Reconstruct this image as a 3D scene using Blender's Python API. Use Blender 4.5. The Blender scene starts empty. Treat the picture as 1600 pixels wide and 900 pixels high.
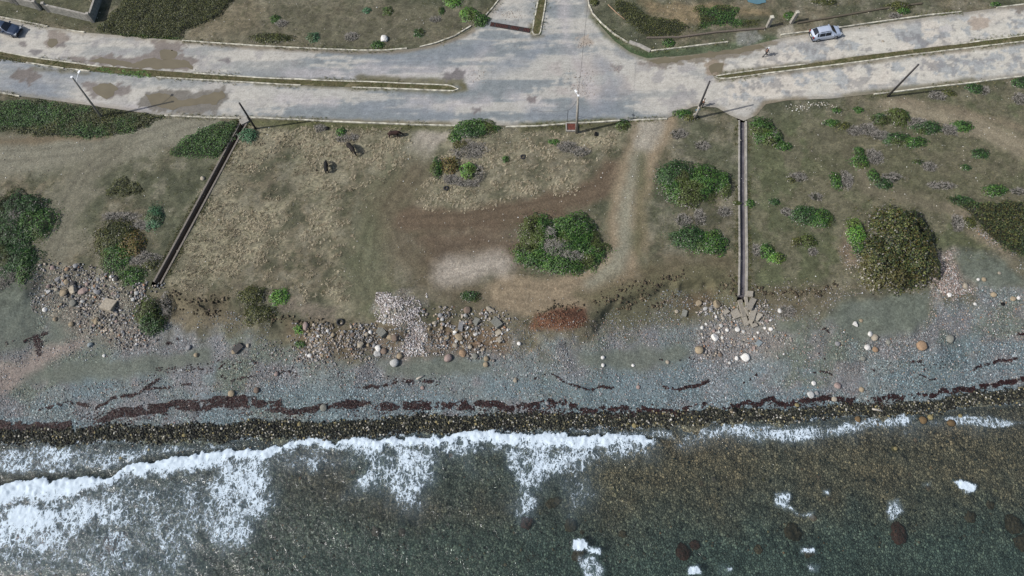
import bpy, bmesh, math, random
import numpy as np
from mathutils import Vector, Matrix
R = math.radians
rnd = random.Random(7)
rs = np.random.RandomState(11)

# ------------------------------------------------------------------ camera, sky, sun, exposure
scn = bpy.context.scene
CAM_H = 78.0; TILT = R(21.5); F = 24/36*1600
cam = bpy.data.cameras.new("camera"); cam_o = bpy.data.objects.new("camera", cam)
scn.collection.objects.link(cam_o); scn.camera = cam_o
cam_o.location = (0, 0, CAM_H); cam_o.rotation_euler = (TILT, 0, 0)
cam.lens = 24; cam.sensor_width = 36; cam.clip_start = .5; cam.clip_end = 3000
SUN_D = Vector((8.2, 2.2, -7.7)).normalized()
wd = bpy.data.worlds.new("World"); scn.world = wd; wd.use_nodes = True
nt = wd.node_tree; sky = nt.nodes.new("ShaderNodeTexSky"); sky.sky_type = 'NISHITA'; sky.sun_disc = False
sky.sun_elevation = math.asin(-SUN_D.z); sky.sun_rotation = math.atan2(-SUN_D.x, -SUN_D.y)
sky.air_density = 1.0; sky.dust_density = 2.5
bg = nt.nodes["Background"]; bg.inputs[1].default_value = .1
nt.links.new(sky.outputs[0], bg.inputs[0])
sl = bpy.data.lights.new("sun", 'SUN'); sl.energy = 3.6; sl.angle = R(.6); sl.color = (1, .98, .955)
so = bpy.data.objects.new("sun", sl); scn.collection.objects.link(so)
so.rotation_euler = SUN_D.to_track_quat('-Z', 'Y').to_euler()
scn.view_settings.view_transform = 'Standard'; scn.view_settings.look = 'None'
scn.view_settings.exposure = 0.38; scn.view_settings.gamma = 1
scn.cycles.max_bounces = 6; scn.cycles.transparent_max_bounces = 8
scn.cycles.caustics_reflective = False; scn.cycles.caustics_refractive = False

# ------------------------------------------------------------------ helpers
K = .70
def lin(v):
    v = v/255
    return v/12.92 if v <= .04045 else ((v+.055)/1.055)**2.4
def C(r, g, b, k=K): return np.array([lin(r)*k, lin(g)*k, lin(b)*k])
def link(o): scn.collection.objects.link(o); return o
def tag(o, label=None, cat=None, group=None, kind=None):
    if label: o["label"] = label
    if cat: o["category"] = cat
    if group: o["group"] = group
    if kind: o["kind"] = kind
    return o
def empty(name, loc, label, cat, rz=0, group=None):
    o = bpy.data.objects.new(name, None); link(o); o.location = loc; o.rotation_euler = (0, 0, rz)
    o.empty_display_size = .3
    return tag(o, label, cat, group)
def smooth(a, b, x):
    t = np.clip((x-a)/(b-a), 0, 1); return t*t*(3-2*t)

_lat = {}
def vnoise(x, y, seed=0):
    if seed not in _lat: _lat[seed] = np.random.RandomState(seed+100).rand(256, 256)
    g = _lat[seed]
    xi = np.floor(x).astype(int); yi = np.floor(y).astype(int); fx = x-xi; fy = y-yi
    fx = fx*fx*(3-2*fx); fy = fy*fy*(3-2*fy)
    a = g[xi & 255, yi & 255]; b = g[(xi+1) & 255, yi & 255]; c = g[xi & 255, (yi+1) & 255]; d = g[(xi+1) & 255, (yi+1) & 255]
    return (a*(1-fx)+b*fx)*(1-fy)+(c*(1-fx)+d*fx)*fy
def fbm(x, y, s=1., o=4, seed=0, sx=None, sy=None, rot=0.):
    x = np.asarray(x, float); y = np.asarray(y, float)
    if rot: x, y = x*math.cos(rot)+y*math.sin(rot), -x*math.sin(rot)+y*math.cos(rot)
    sx = sx or s; sy = sy or s; t = 0; a = 1; n = 0
    for i in range(o):
        t = t+a*vnoise(x*sx+i*17.3+1000, y*sy+i*9.1+1000, seed+i); n += a; a *= .55; sx *= 2.03; sy *= 2.03
    return t/n

def ray(px, py):
    u = (np.asarray(px, float)-800)/F; v = (np.asarray(py, float)-450)/F
    return u, -v*math.cos(TILT)+math.sin(TILT), -v*math.sin(TILT)-math.cos(TILT)
def Pz(px, py, z=0.):
    dx, dy, dz = ray(px, py); s = (CAM_H-z)/(-dz)
    return dx*s, dy*s

# ------------------------------------------------------------------ terrain height
SEA = -3.0
crest_px = [(-250,520),(-60,470),(40,440),(75,402),(150,400),(205,440),(245,452),(290,470),(350,462),(400,490),(460,505),(520,512),(585,500),(650,492),(760,496),(830,505),(910,498),(960,468),(1050,442),(1100,432),(1150,455),(1180,470),(1250,470),(1300,455),(1450,445),(1500,410),(1600,390),(1800,370)]
shore_px = [(-300,700),(0,690),(200,688),(400,682),(520,680),(700,672),(860,670),(1040,665),(1150,655),(1300,650),(1440,643),(1600,624),(1900,590)]
_c = np.array([Pz(a, b) for a, b in crest_px]); _s = np.array([Pz(a, b, SEA) for a, b in shore_px])
bl_x = np.array([Pz(a, 460)[0] for a in (-100,60,230,270,360,450,520,900,950,1060,1150,1190,1300,1500,1700)])
bl_h = np.array([.5,.7,.8,1.2,1.1,1.2,1.1,1.0,1.0,1.0,1.2,.8,.5,.4,.4])
bl_w = np.array([6,4,3,1.3,1.2,1.6,3.5,3.5,1.6,1.3,1.3,4,8,9,9.])
mounds = []   # (x,y,rx,ry,h)
def add_mound(px, py, rx, ry, h):
    x, y = Pz(px, py); x1, _ = Pz(px+rx, py); _, y1 = Pz(px, py-ry); mounds.append((x, y, x1-x, y1-y, h))
def crest(x): return np.interp(x, _c[:, 0], _c[:, 1])+(fbm(x, x*0, .22, 2, 3)-.5)*1.8
def shore(x): return np.interp(x, _s[:, 0], _s[:, 1])+(fbm(x, x*0, .25, 3, 5)-.5)*.9
def height(x, y, fine=True):
    x = np.asarray(x, float); y = np.asarray(y, float)
    yc = crest(x); ys = shore(x); d = yc-y
    bh = np.interp(x, bl_x, bl_h); bw = np.interp(x, bl_x, bl_w)
    if fine: d = d+(fbm(x, y, .5, 4, 21)-.5)*2.0
    z = -bh*smooth(0, 1, d/bw)
    t = np.clip((d-bw*.5)/np.maximum(yc-ys-bw*.5, .5), 0, 1)
    z = z-(3-bh)*(t**1.15)
    z = z-.075*np.clip(ys-y, 0, 25)
    for mx, my, rx, ry, h in mounds:
        q = ((x-mx)/rx)**2+((y-my)/ry)**2
        z = z+h*np.exp(-q*1.6)
    if fine:
        z = z+(fbm(x, y, .22, 3, 31)-.5)*.28*smooth(60, 52, y)*smooth(-6, 2, d+8)
        z = z+(fbm(x, y, 1.3, 3, 33)-.5)*.10
    return z
add_mound(1112, 172, 24, 9, .7); add_mound(875, 497, 46, 14, .8); add_mound(622, 485, 36, 26, .7); add_mound(632,528,28,20,.3)
add_mound(155, 450, 55, 25, .3); add_mound(1085,178,20,7,.3)
def W(px, py, lift=0.):
    z = 0.
    for _ in range(12):
        x, y = Pz(px, py, z+lift); z = z*.4+.6*float(ground_z(x, y))
    return np.array([x, y, z+lift])
def ground_z(x, y):
    x = np.asarray(x, float); y = np.asarray(y, float)
    z = height(x, y); z = np.where(z < SEA-.0, z, z)
    sd = road_sd(x, y)
    flat = smooth(2.5, .4, sd)
    return z*(1-flat)+flat*(-.02)-.06*smooth(.15, -.35, sd)

# ------------------------------------------------------------------ polygon distance fields
def wpoly(pts, z=0.): return np.array([Pz(a, b, z) for a, b in pts])
def seg_d(X, Y, P, closed):
    best = np.full(X.shape, 1e9); n = len(P)
    for i in range(n if closed else n-1):
        a = P[i]; b = P[(i+1) % n]; e = b-a; L = e@e+1e-12
        t = np.clip(((X-a[0])*e[0]+(Y-a[1])*e[1])/L, 0, 1)
        best = np.minimum(best, (X-a[0]-t*e[0])**2+(Y-a[1]-t*e[1])**2)
    return np.sqrt(best)
def inside(X, Y, P):
    c = np.zeros(X.shape, bool); n = len(P); j = n-1
    for i in range(n):
        xi, yi = P[i]; xj, yj = P[j]
        if yi != yj: c ^= ((yi > Y) != (yj > Y)) & (X < (xj-xi)*(Y-yi)/(yj-yi)+xi)
        j = i
    return c
def sdf(X, Y, P): d = seg_d(X, Y, P, True); return np.where(inside(X, Y, P), -d, d)
def z_of_px(pts):  # rough local terrain height for polygons drawn on the beach
    cx = sum(p[0] for p in pts)/len(pts); cy = sum(p[1] for p in pts)/len(pts)
    return float(W(cx, cy)[2])
def local(X, Y, P, pad, fn):
    out = np.full(X.shape, 1e3)
    m = (X > P[:, 0].min()-pad) & (X < P[:, 0].max()+pad) & (Y > P[:, 1].min()-pad) & (Y < P[:, 1].max()+pad)
    if m.any(): out[m] = fn(X[m], Y[m])
    return out
def conv(pts):
    return np.array([W(a, b)[:2] for a, b in pts])
def mpoly(X, Y, pts, soft=.6, wob=.8, ws=.5, seed=0):
    P = conv(pts)
    d = local(X, Y, P, soft+wob+1, lambda x, y: sdf(x, y, P)+(fbm(x, y, ws, 4, 50+seed)-.5)*2*wob)
    return smooth(soft, -soft, d)
def mstroke(X, Y, pts, w, soft=.5, wob=.4, ws=.6, seed=0):
    P = conv(pts)
    d = local(X, Y, P, w+soft+wob+1, lambda x, y: seg_d(x, y, P, False)+(fbm(x, y, ws, 3, 70+seed)-.5)*2*wob)
    return smooth(w+soft, w-soft, d)
def mell(X, Y, px, py, rx, ry, soft=.4, wob=.25, seed=0):
    c = W(px, py); a = W(px+rx, py)[0]-c[0]; b = abs(W(px, py-ry)[1]-c[1])
    q = np.sqrt(((X-c[0])/a)**2+((Y-c[1])/b)**2)
    q = np.where(q < 3, q+(fbm(X, Y, 1.2/max(a, .4), 3, 90+seed)-.5)*2*wob, q)
    return smooth(1+soft, 1-soft, q)

# road outline (pixels of the photograph converted to ground metres)
road_px = [(-260,-10),(-40,20),(0,27),(75,42),(133,51),(285,64),(400,72),(560,80),(640,77),(680,70),(720,56),(745,42),(762,25),(781,0),(800,-40),
 (905,-40),(919,0),(922,18),(938,40),(960,64),(985,82),(1010,91),(1060,88),(1140,79),(1220,60),(1300,47),(1450,27),(1640,2),(1850,-25),
 (1850,90),(1640,115),(1600,119),(1520,129),(1460,136),(1365,147),(1300,154),(1230,157),(1196,163),(1182,180),(1162,189),(1140,180),(1120,168),(1085,166),(1062,176),(1040,186),(960,190),(900,195),(830,197),(700,195),
 (560,192),(430,187),(375,186),(258,181),(120,162),(0,146),(-40,142),(-260,112)]
ROAD = wpoly(road_px)
def road_sd(X, Y):
    out = np.full(np.shape(X), 50.)
    X = np.asarray(X, float); Y = np.asarray(Y, float)
    m = Y > 53
    if out.ndim == 0: return sdf(X.reshape(1), Y.reshape(1), ROAD)[0] if m else 50.
    out[m] = sdf(X[m], Y[m], ROAD); return out

# ------------------------------------------------------------------ materials
def mat(name):
    m = bpy.data.materials.new(name); m.use_nodes = True
    return m, m.node_tree, m.node_tree.nodes["Principled BSDF"]
def N(nt, t, **kw):
    n = nt.nodes.new(t)
    for k, v in kw.items():
        if k.startswith("i_"):
            key = k[2:]; n.inputs[int(key) if key.isdigit() else key.replace('_', ' ')].default_value = v
        else: setattr(n, k, v)
    return n
def L(nt, a, b): nt.links.new(a, b)
def math_n(nt, op, a, b=None, c=None, clamp=False):
    n = nt.nodes.new("ShaderNodeMath"); n.operation = op; n.use_clamp = clamp
    for i, v in enumerate((a, b, c)):
        if v is None: continue
        if isinstance(v, (int, float)): n.inputs[i].default_value = v
        else: nt.links.new(v, n.inputs[i])
    return n.outputs[0]
def mixc(nt, fac, a, b, mode='MIX'):
    n = nt.nodes.new("ShaderNodeMix"); n.data_type = 'RGBA'; n.blend_type = mode
    for sock, v in ((n.inputs[0], fac), (n.inputs[6], a), (n.inputs[7], b)):
        if isinstance(v, (int, float)): sock.default_value = v
        elif isinstance(v, (tuple, list)): sock.default_value = (*v[:3], 1)
        else: nt.links.new(v, sock)
    return n.outputs[2]
def ramp(nt, fac, stops, interp='LINEAR'):
    n = nt.nodes.new("ShaderNodeValToRGB"); n.color_ramp.interpolation = interp; e = n.color_ramp.elements
    while len(e) < len(stops): e.new(.5)
    for i, (p, c) in enumerate(stops):
        e[i].position = p; e[i].color = (*c[:3], 1) if isinstance(c, (tuple, list)) else (c, c, c, 1)
    nt.links.new(fac, n.inputs[0]); return n.outputs[0]
def simple(name, col, rough=.8, metal=0., var=.25, scale=6., bump=0.):
    m, nt, b = mat(name); tc = N(nt, "ShaderNodeTexCoord"); no = N(nt, "ShaderNodeTexNoise", i_Scale=scale, i_Detail=4.)
    L(nt, tc.outputs["Object"], no.inputs["Vector"])
    v = ramp(nt, no.outputs[0], [(.3, 1-var), (.7, 1+var*.6)])
    L(nt, mixc(nt, 1., tuple(col), v, 'MULTIPLY'), b.inputs["Base Color"])
    b.inputs["Roughness"].default_value = rough; b.inputs["Metallic"].default_value = metal
    if bump:
        bp = N(nt, "ShaderNodeBump", i_Strength=bump, i_Distance=.02); L(nt, no.outputs[0], bp.inputs["Height"]); L(nt, bp.outputs[0], b.inputs["Normal"])
    return m

def ground_material():
    m, nt, b = mat("ground_surface")
    col = N(nt, "ShaderNodeAttribute", attribute_name="Col").outputs["Color"]
    tx = N(nt, "ShaderNodeSeparateColor"); L(nt, N(nt, "ShaderNodeAttribute", attribute_name="Tex").outputs["Color"], tx.inputs[0])
    pos = N(nt, "ShaderNodeNewGeometry").outputs["Position"]
    # grass: wispy stretched noise
    mp = N(nt, "ShaderNodeMapping", i_Scale=(1.5, 3.2, 2.), i_Rotation=(0, 0, .25)); L(nt, pos, mp.inputs[0])
    g1 = N(nt, "ShaderNodeTexNoise", i_Scale=1.1, i_Detail=5., i_Roughness=.68, i_Distortion=1.6); L(nt, mp.outputs[0], g1.inputs["Vector"])
    g2 = N(nt, "ShaderNodeTexNoise", i_Scale=7., i_Detail=3., i_Roughness=.7); L(nt, pos, g2.inputs["Vector"])
    gv = math_n(nt, 'ADD', math_n(nt, 'MULTIPLY', g1.outputs[0], .62), math_n(nt, 'MULTIPLY', g2.outputs[0], .38))
    gcol = ramp(nt, gv, [(.36, (.36, .37, .35)), (.46, (.78, .79, .77)), (.55, (1.14, 1.12, 1.06)), (.66, (1.95, 1.85, 1.7))])
    # gravel
    v1 = N(nt, "ShaderNodeTexVoronoi", i_Scale=8., i_Randomness=1.); L(nt, pos, v1.inputs["Vector"])
    hs = N(nt, "ShaderNodeSeparateColor"); L(nt, v1.outputs["Color"], hs.inputs[0])
    gr = ramp(nt, hs.outputs[0], [(0., (.40, .40, .40)), (.3, (.74, .75, .76)), (.7, (1.1, 1.09, 1.08)), (.92, (1.5, 1.48, 1.47)), (1., (3., 3., 3.))])
    tint = ramp(nt, hs.outputs[1], [(0., (1.1, .96, .9)), (.5, (1, 1, 1)), (1., (.9, 1.02, 1.06))])
    gr = mixc(nt, 1., gr, tint, 'MULTIPLY')
    # cobble (wet stones, sea bed)
    v2 = N(nt, "ShaderNodeTexVoronoi", i_Scale=3.7, i_Randomness=1.); L(nt, pos, v2.inputs["Vector"])
    v3 = N(nt, "ShaderNodeTexVoronoi", i_Scale=3.7, i_Randomness=1., feature='DISTANCE_TO_EDGE'); L(nt, pos, v3.inputs["Vector"])
    cs = N(nt, "ShaderNodeSeparateColor"); L(nt, v2.outputs["Color"], cs.inputs[0])
    cb = ramp(nt, cs.outputs[0], [(0., (.6, .62, .62)), (.5, (.95, .97, .95)), (.85, (1.35, 1.3, 1.2)), (1., (1.9, 1.8, 1.6))])
    cb = mixc(nt, 1., cb, ramp(nt, v3.outputs[0], [(0., .25), (.12, 1.)]), 'MULTIPLY')
    cn = N(nt, "ShaderNodeTexNoise", i_Scale=6., i_Detail=4., i_Roughness=.7); L(nt, pos, cn.inputs["Vector"])
    cb = mixc(nt, 1., cb, ramp(nt, cn.outputs[0], [(.3, .6), (.7, 1.5)]), 'MULTIPLY')
    # soil default
    sn = N(nt, "ShaderNodeTexNoise", i_Scale=3.5, i_Detail=6., i_Roughness=.72); L(nt, pos, sn.inputs["Vector"])
    sf = N(nt, "ShaderNodeTexNoise", i_Scale=9., i_Detail=3., i_Roughness=.75); L(nt, pos, sf.inputs["Vector"])
    det = mixc(nt, 1., ramp(nt, sn.outputs[0], [(.3, .62), (.5, 1.), (.7, 1.4)]), ramp(nt, sf.outputs[0], [(.33, .62), (.5, 1.), (.68, 1.4)]), 'MULTIPLY')
    det = mixc(nt, tx.outputs[0], det, gcol); det = mixc(nt, tx.outputs[1], det, gr); det = mixc(nt, tx.outputs[2], det, cb)
    out = mixc(nt, 1., col, det, 'MULTIPLY')
    L(nt, out, b.inputs["Base Color"]); b.inputs["Roughness"].default_value = .92; b.inputs["Specular IOR Level"].default_value = .25
    hh = math_n(nt, 'ADD', math_n(nt, 'MULTIPLY', gv, tx.outputs[0]), math_n(nt, 'MULTIPLY', sn.outputs[0], .5))
    hh = math_n(nt, 'ADD', hh, math_n(nt, 'MULTIPLY', math_n(nt, 'MULTIPLY', v1.outputs["Distance"], -1.), tx.outputs[1]))
    hh = math_n(nt, 'ADD', hh, math_n(nt, 'MULTIPLY', math_n(nt, 'MINIMUM', math_n(nt, 'MULTIPLY', v3.outputs[0], 4.), .6), tx.outputs[2]))
    bp = N(nt, "ShaderNodeBump", i_Strength=.9, i_Distance=.10); L(nt, hh, bp.inputs["Height"]); L(nt, bp.outputs[0], b.inputs["Normal"])
    return m
M_GROUND = ground_material()

def road_material():
    m, nt, b = mat("road_surface")
    col = N(nt, "ShaderNodeAttribute", attribute_name="Col").outputs["Color"]
    pos = N(nt, "ShaderNodeNewGeometry").outputs["Position"]
    mp = N(nt, "ShaderNodeMapping", i_Scale=(.6, 2., 1.)); L(nt, pos, mp.inputs[0])
    n1 = N(nt, "ShaderNodeTexNoise", i_Scale=1.3, i_Detail=7., i_Roughness=.72); L(nt, mp.outputs[0], n1.inputs["Vector"])
    n2 = N(nt, "ShaderNodeTexNoise", i_Scale=5., i_Detail=6., i_Roughness=.78); L(nt, pos, n2.inputs["Vector"])
    o = mixc(nt, 1., col, ramp(nt, n1.outputs[0], [(.3, .84), (.5, 1.), (.7, 1.12)]), 'MULTIPLY')
    o = mixc(nt, 1., o, ramp(nt, n2.outputs[0], [(.34, .78), (.5, 1.), (.64, 1.16)]), 'MULTIPLY')
    L(nt, o, b.inputs["Base Color"]); b.inputs["Roughness"].default_value = .9; b.inputs["Specular IOR Level"].default_value = .2
    bp = N(nt, "ShaderNodeBump", i_Strength=.5, i_Distance=.02); L(nt, n2.outputs[0], bp.inputs["Height"]); L(nt, bp.outputs[0], b.inputs["Normal"])
    return m
M_ROAD = road_material()

def col_material(name, rough=.85, spec=.3, var=.2, transl=0.):
    m, nt, b = mat(name)
    col = N(nt, "ShaderNodeAttribute", attribute_name="Col").outputs["Color"]
    pos = N(nt, "ShaderNodeNewGeometry").outputs["Position"]
    n = N(nt, "ShaderNodeTexNoise", i_Scale=8., i_Detail=3.); L(nt, pos, n.inputs["Vector"])
    L(nt, mixc(nt, 1., col, ramp(nt, n.outputs[0], [(.3, 1-var), (.7, 1+var)]), 'MULTIPLY'), b.inputs["Base Color"])
    b.inputs["Roughness"].default_value = rough; b.inputs["Specular IOR Level"].default_value = spec
    return m
M_STONES = col_material("loose_stones"); M_LEAF = col_material("leaves", .55, .35, .25); M_TWIG = col_material("twigs", .9, .1)
M_WEED = col_material("seaweed", .6, .3)
def rock_material():
    m, nt, b = mat("rock")
    oc = N(nt, "ShaderNodeObjectInfo").outputs["Color"]
    tc = N(nt, "ShaderNodeTexCoord").outputs["Object"]
    n = N(nt, "ShaderNodeTexNoise", i_Scale=2.2, i_Detail=7., i_Roughness=.7); L(nt, tc, n.inputs["Vector"])
    L(nt, mixc(nt, 1., oc, ramp(nt, n.outputs[0], [(.3, (.62, .6, .58)), (.55, (1, 1, 1)), (.75, (1.2, 1.18, 1.12))]), 'MULTIPLY'), b.inputs["Base Color"])
    b.inputs["Roughness"].default_value = .88; b.inputs["Specular IOR Level"].default_value = .25
    bp = N(nt, "ShaderNodeBump", i_Strength=.6, i_Distance=.08); L(nt, n.outputs[0], bp.inputs["Height"]); L(nt, bp.outputs[0], b.inputs["Normal"])
    return m
M_ROCK = rock_material()
M_CONC = simple("weathered_concrete", C(165,160,150), .9, var=.35, scale=2., bump=.4)
M_KERB = simple("kerb_paint", C(205,200,182), .85, var=.65, scale=1.8, bump=.3)
M_CONCD = simple("damp_concrete", C(62,60,58), .8, var=.35, scale=1.5)
M_DARKMETAL = simple("dark_metal", (.02,.022,.025), .5, .3)
M_RUST = simple("rusty_iron", C(105,55,42), .85, var=.4, scale=5)
M_POLED = simple("dark_timber", C(62,60,60), .85, var=.3, scale=3)
M_POLEL = simple("pale_concrete_pole", C(165,160,150), .85, var=.2, scale=3)
M_WHITE = simple("white_paint", (.72,.73,.73), .5, var=.1)
M_BLUEP = simple("light_blue_paint", C(120,170,200), .6, var=.2)
M_WIRE = simple("wire", (.02,.02,.02), .6)
M_TYRE = simple("rubber", (.018,.018,.019), .85, var=.3)
M_WALL = simple("stone_wall", C(150,148,140), .92, var=.4, scale=3., bump=.8)

# ------------------------------------------------------------------ mesh builders
def mesh_np(name, verts, faces, material=None, col=None, tex=None, smooth_=False, parent=None, link_=True):
    """faces: (n,k) array, all the same size"""
    me = bpy.data.meshes.new(name); verts = np.asarray(verts, np.float32); faces = np.asarray(faces, np.int32)
    n, k = faces.shape
    me.vertices.add(len(verts)); me.vertices.foreach_set("co", verts.ravel())
    me.loops.add(n*k); me.loops.foreach_set("vertex_index", faces.ravel())
    me.polygons.add(n); me.polygons.foreach_set("loop_start", np.arange(0, n*k, k, dtype=np.int32)); me.polygons.foreach_set("loop_total", np.full(n, k, np.int32))
    if smooth_: me.polygons.foreach_set("use_smooth", np.ones(n, bool))
    me.update(calc_edges=True)
    for nm, a in (("Col", col), ("Tex", tex)):
        if a is not None:
            at = me.attributes.new(nm, 'FLOAT_COLOR', 'POINT'); q = np.ones((len(verts), 4), np.float32); q[:, :3] = a; at.data.foreach_set("color", q.ravel())
    if material: me.materials.append(material)
    if not link_: return me
    o = link(bpy.data.objects.new(name, me))
    if parent: o.parent = parent
    return o
def grid_faces(nx, ny):
    i = np.arange(nx*ny).reshape(ny, nx); return np.stack([i[:-1, :-1], i[:-1, 1:], i[1:, 1:], i[1:, :-1]], -1).reshape(-1, 4)
class MB:
    def __init__(s): s.v = []; s.f = []
    def add(s, vs, fs): n = len(s.v); s.v += [tuple(v) for v in vs]; s.f += [tuple(i+n for i in f) for f in fs]; return s
    def box(s, c, d, rz=0., M=None):
        x, y, z = d[0]/2, d[1]/2, d[2]/2
        vs = [Vector(p) for p in ((-x,-y,-z),(x,-y,-z),(x,y,-z),(-x,y,-z),(-x,-y,z),(x,-y,z),(x,y,z),(-x,y,z))]
        Q = M or Matrix.Rotation(rz, 4, 'Z')
        return s.add([Vector(c)+(Q.to_3x3() @ v) for v in vs], [(0,3,2,1),(4,5,6,7),(0,1,5,4),(1,2,6,5),(2,3,7,6),(3,0,4,7)])
    def tube(s, pts, rad, n=8, cap=True):
        pts = [Vector(p) for p in pts]; rad = rad if isinstance(rad, (list, tuple)) else [rad]*len(pts); base = len(s.v); vs = []
        for i, p in enumerate(pts):
            d = (pts[min(i+1, len(pts)-1)]-pts[max(i-1, 0)]).normalized()
            u = d.cross(Vector((0, 0, 1)) if abs(d.z) < .9 else Vector((1, 0, 0))).normalized(); w = d.cross(u)
            for k in range(n): a = 2*math.pi*k/n; vs.append(p+(u*math.cos(a)+w*math.sin(a))*rad[i])
        fs = [(i*n+k, i*n+(k+1) % n, (i+1)*n+(k+1) % n, (i+1)*n+k) for i in range(len(pts)-1) for k in range(n)]
        if cap: fs += [tuple(range(n))[::-1], tuple((len(pts)-1)*n+k for k in range(n))]
        return s.add(vs, fs)
    def build(s, name, m, parent=None, smooth_=False, link_=True):
        me = bpy.data.meshes.new(name); me.from_pydata([tuple(v) for v in s.v], [], s.f); me.update()
        if m: me.materials.append(m)
        if smooth_:
            for p in me.polygons: p.use_smooth = True
        if not link_: return me
        o = link(bpy.data.objects.new(name, me))
        if parent: o.parent = parent
        return o

def sheet(name, poly_w, step, zfun, material, attr, wob=0., ws=.6, seed=0):
    """a flat-ish sheet filling a ground polygon, border vertices snapped to the outline"""
    P = poly_w
    if wob:
        Q = []
        for i in range(len(P)):
            a = P[i]; b = P[(i+1) % len(P)]; n = max(1, int(np.linalg.norm(b-a)/.35))
            for t in range(n):
                p = a+(b-a)*t/n; Q.append(p+np.array([(fbm(p[0], p[1], ws, 3, seed)-.5), (fbm(p[0], p[1], ws, 3, seed+9)-.5)])*2*wob)
        P = np.array(Q)
    xs = np.arange(P[:, 0].min()-step, P[:, 0].max()+2*step, step); ys = np.arange(P[:, 1].min()-step, P[:, 1].max()+2*step, step)
    X, Y = np.meshgrid(xs, ys); ins = inside(X, Y, P)
    fc = grid_faces(len(xs), len(ys)); keep = ins.ravel()[fc].any(1); fc = fc[keep]
    used = np.unique(fc); rem = np.full(X.size, -1); rem[used] = np.arange(len(used)); fc = rem[fc]
    x = X.ravel()[used]; y = Y.ravel()[used]; o = ~ins.ravel()[used]
    xo = x[o]; yo = y[o]; best = np.full(xo.shape, 1e9); bx = xo.copy(); by = yo.copy()
    for i in range(len(P)):
        a = P[i]; b = P[(i+1) % len(P)]; e = b-a; t = np.clip(((xo-a[0])*e[0]+(yo-a[1])*e[1])/(e@e+1e-12), 0, 1)
        qx = a[0]+t*e[0]; qy = a[1]+t*e[1]; d = (xo-qx)**2+(yo-qy)**2; m = d < best
        best[m] = d[m]; bx[m] = qx[m]; by[m] = qy[m]
    x[o] = bx; y[o] = by; z = zfun(x, y)
    a = attr(x, y) if attr else (None, None)
    return mesh_np(name, np.stack([x, y, z], 1), fc, material, a[0], a[1], True)

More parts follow.
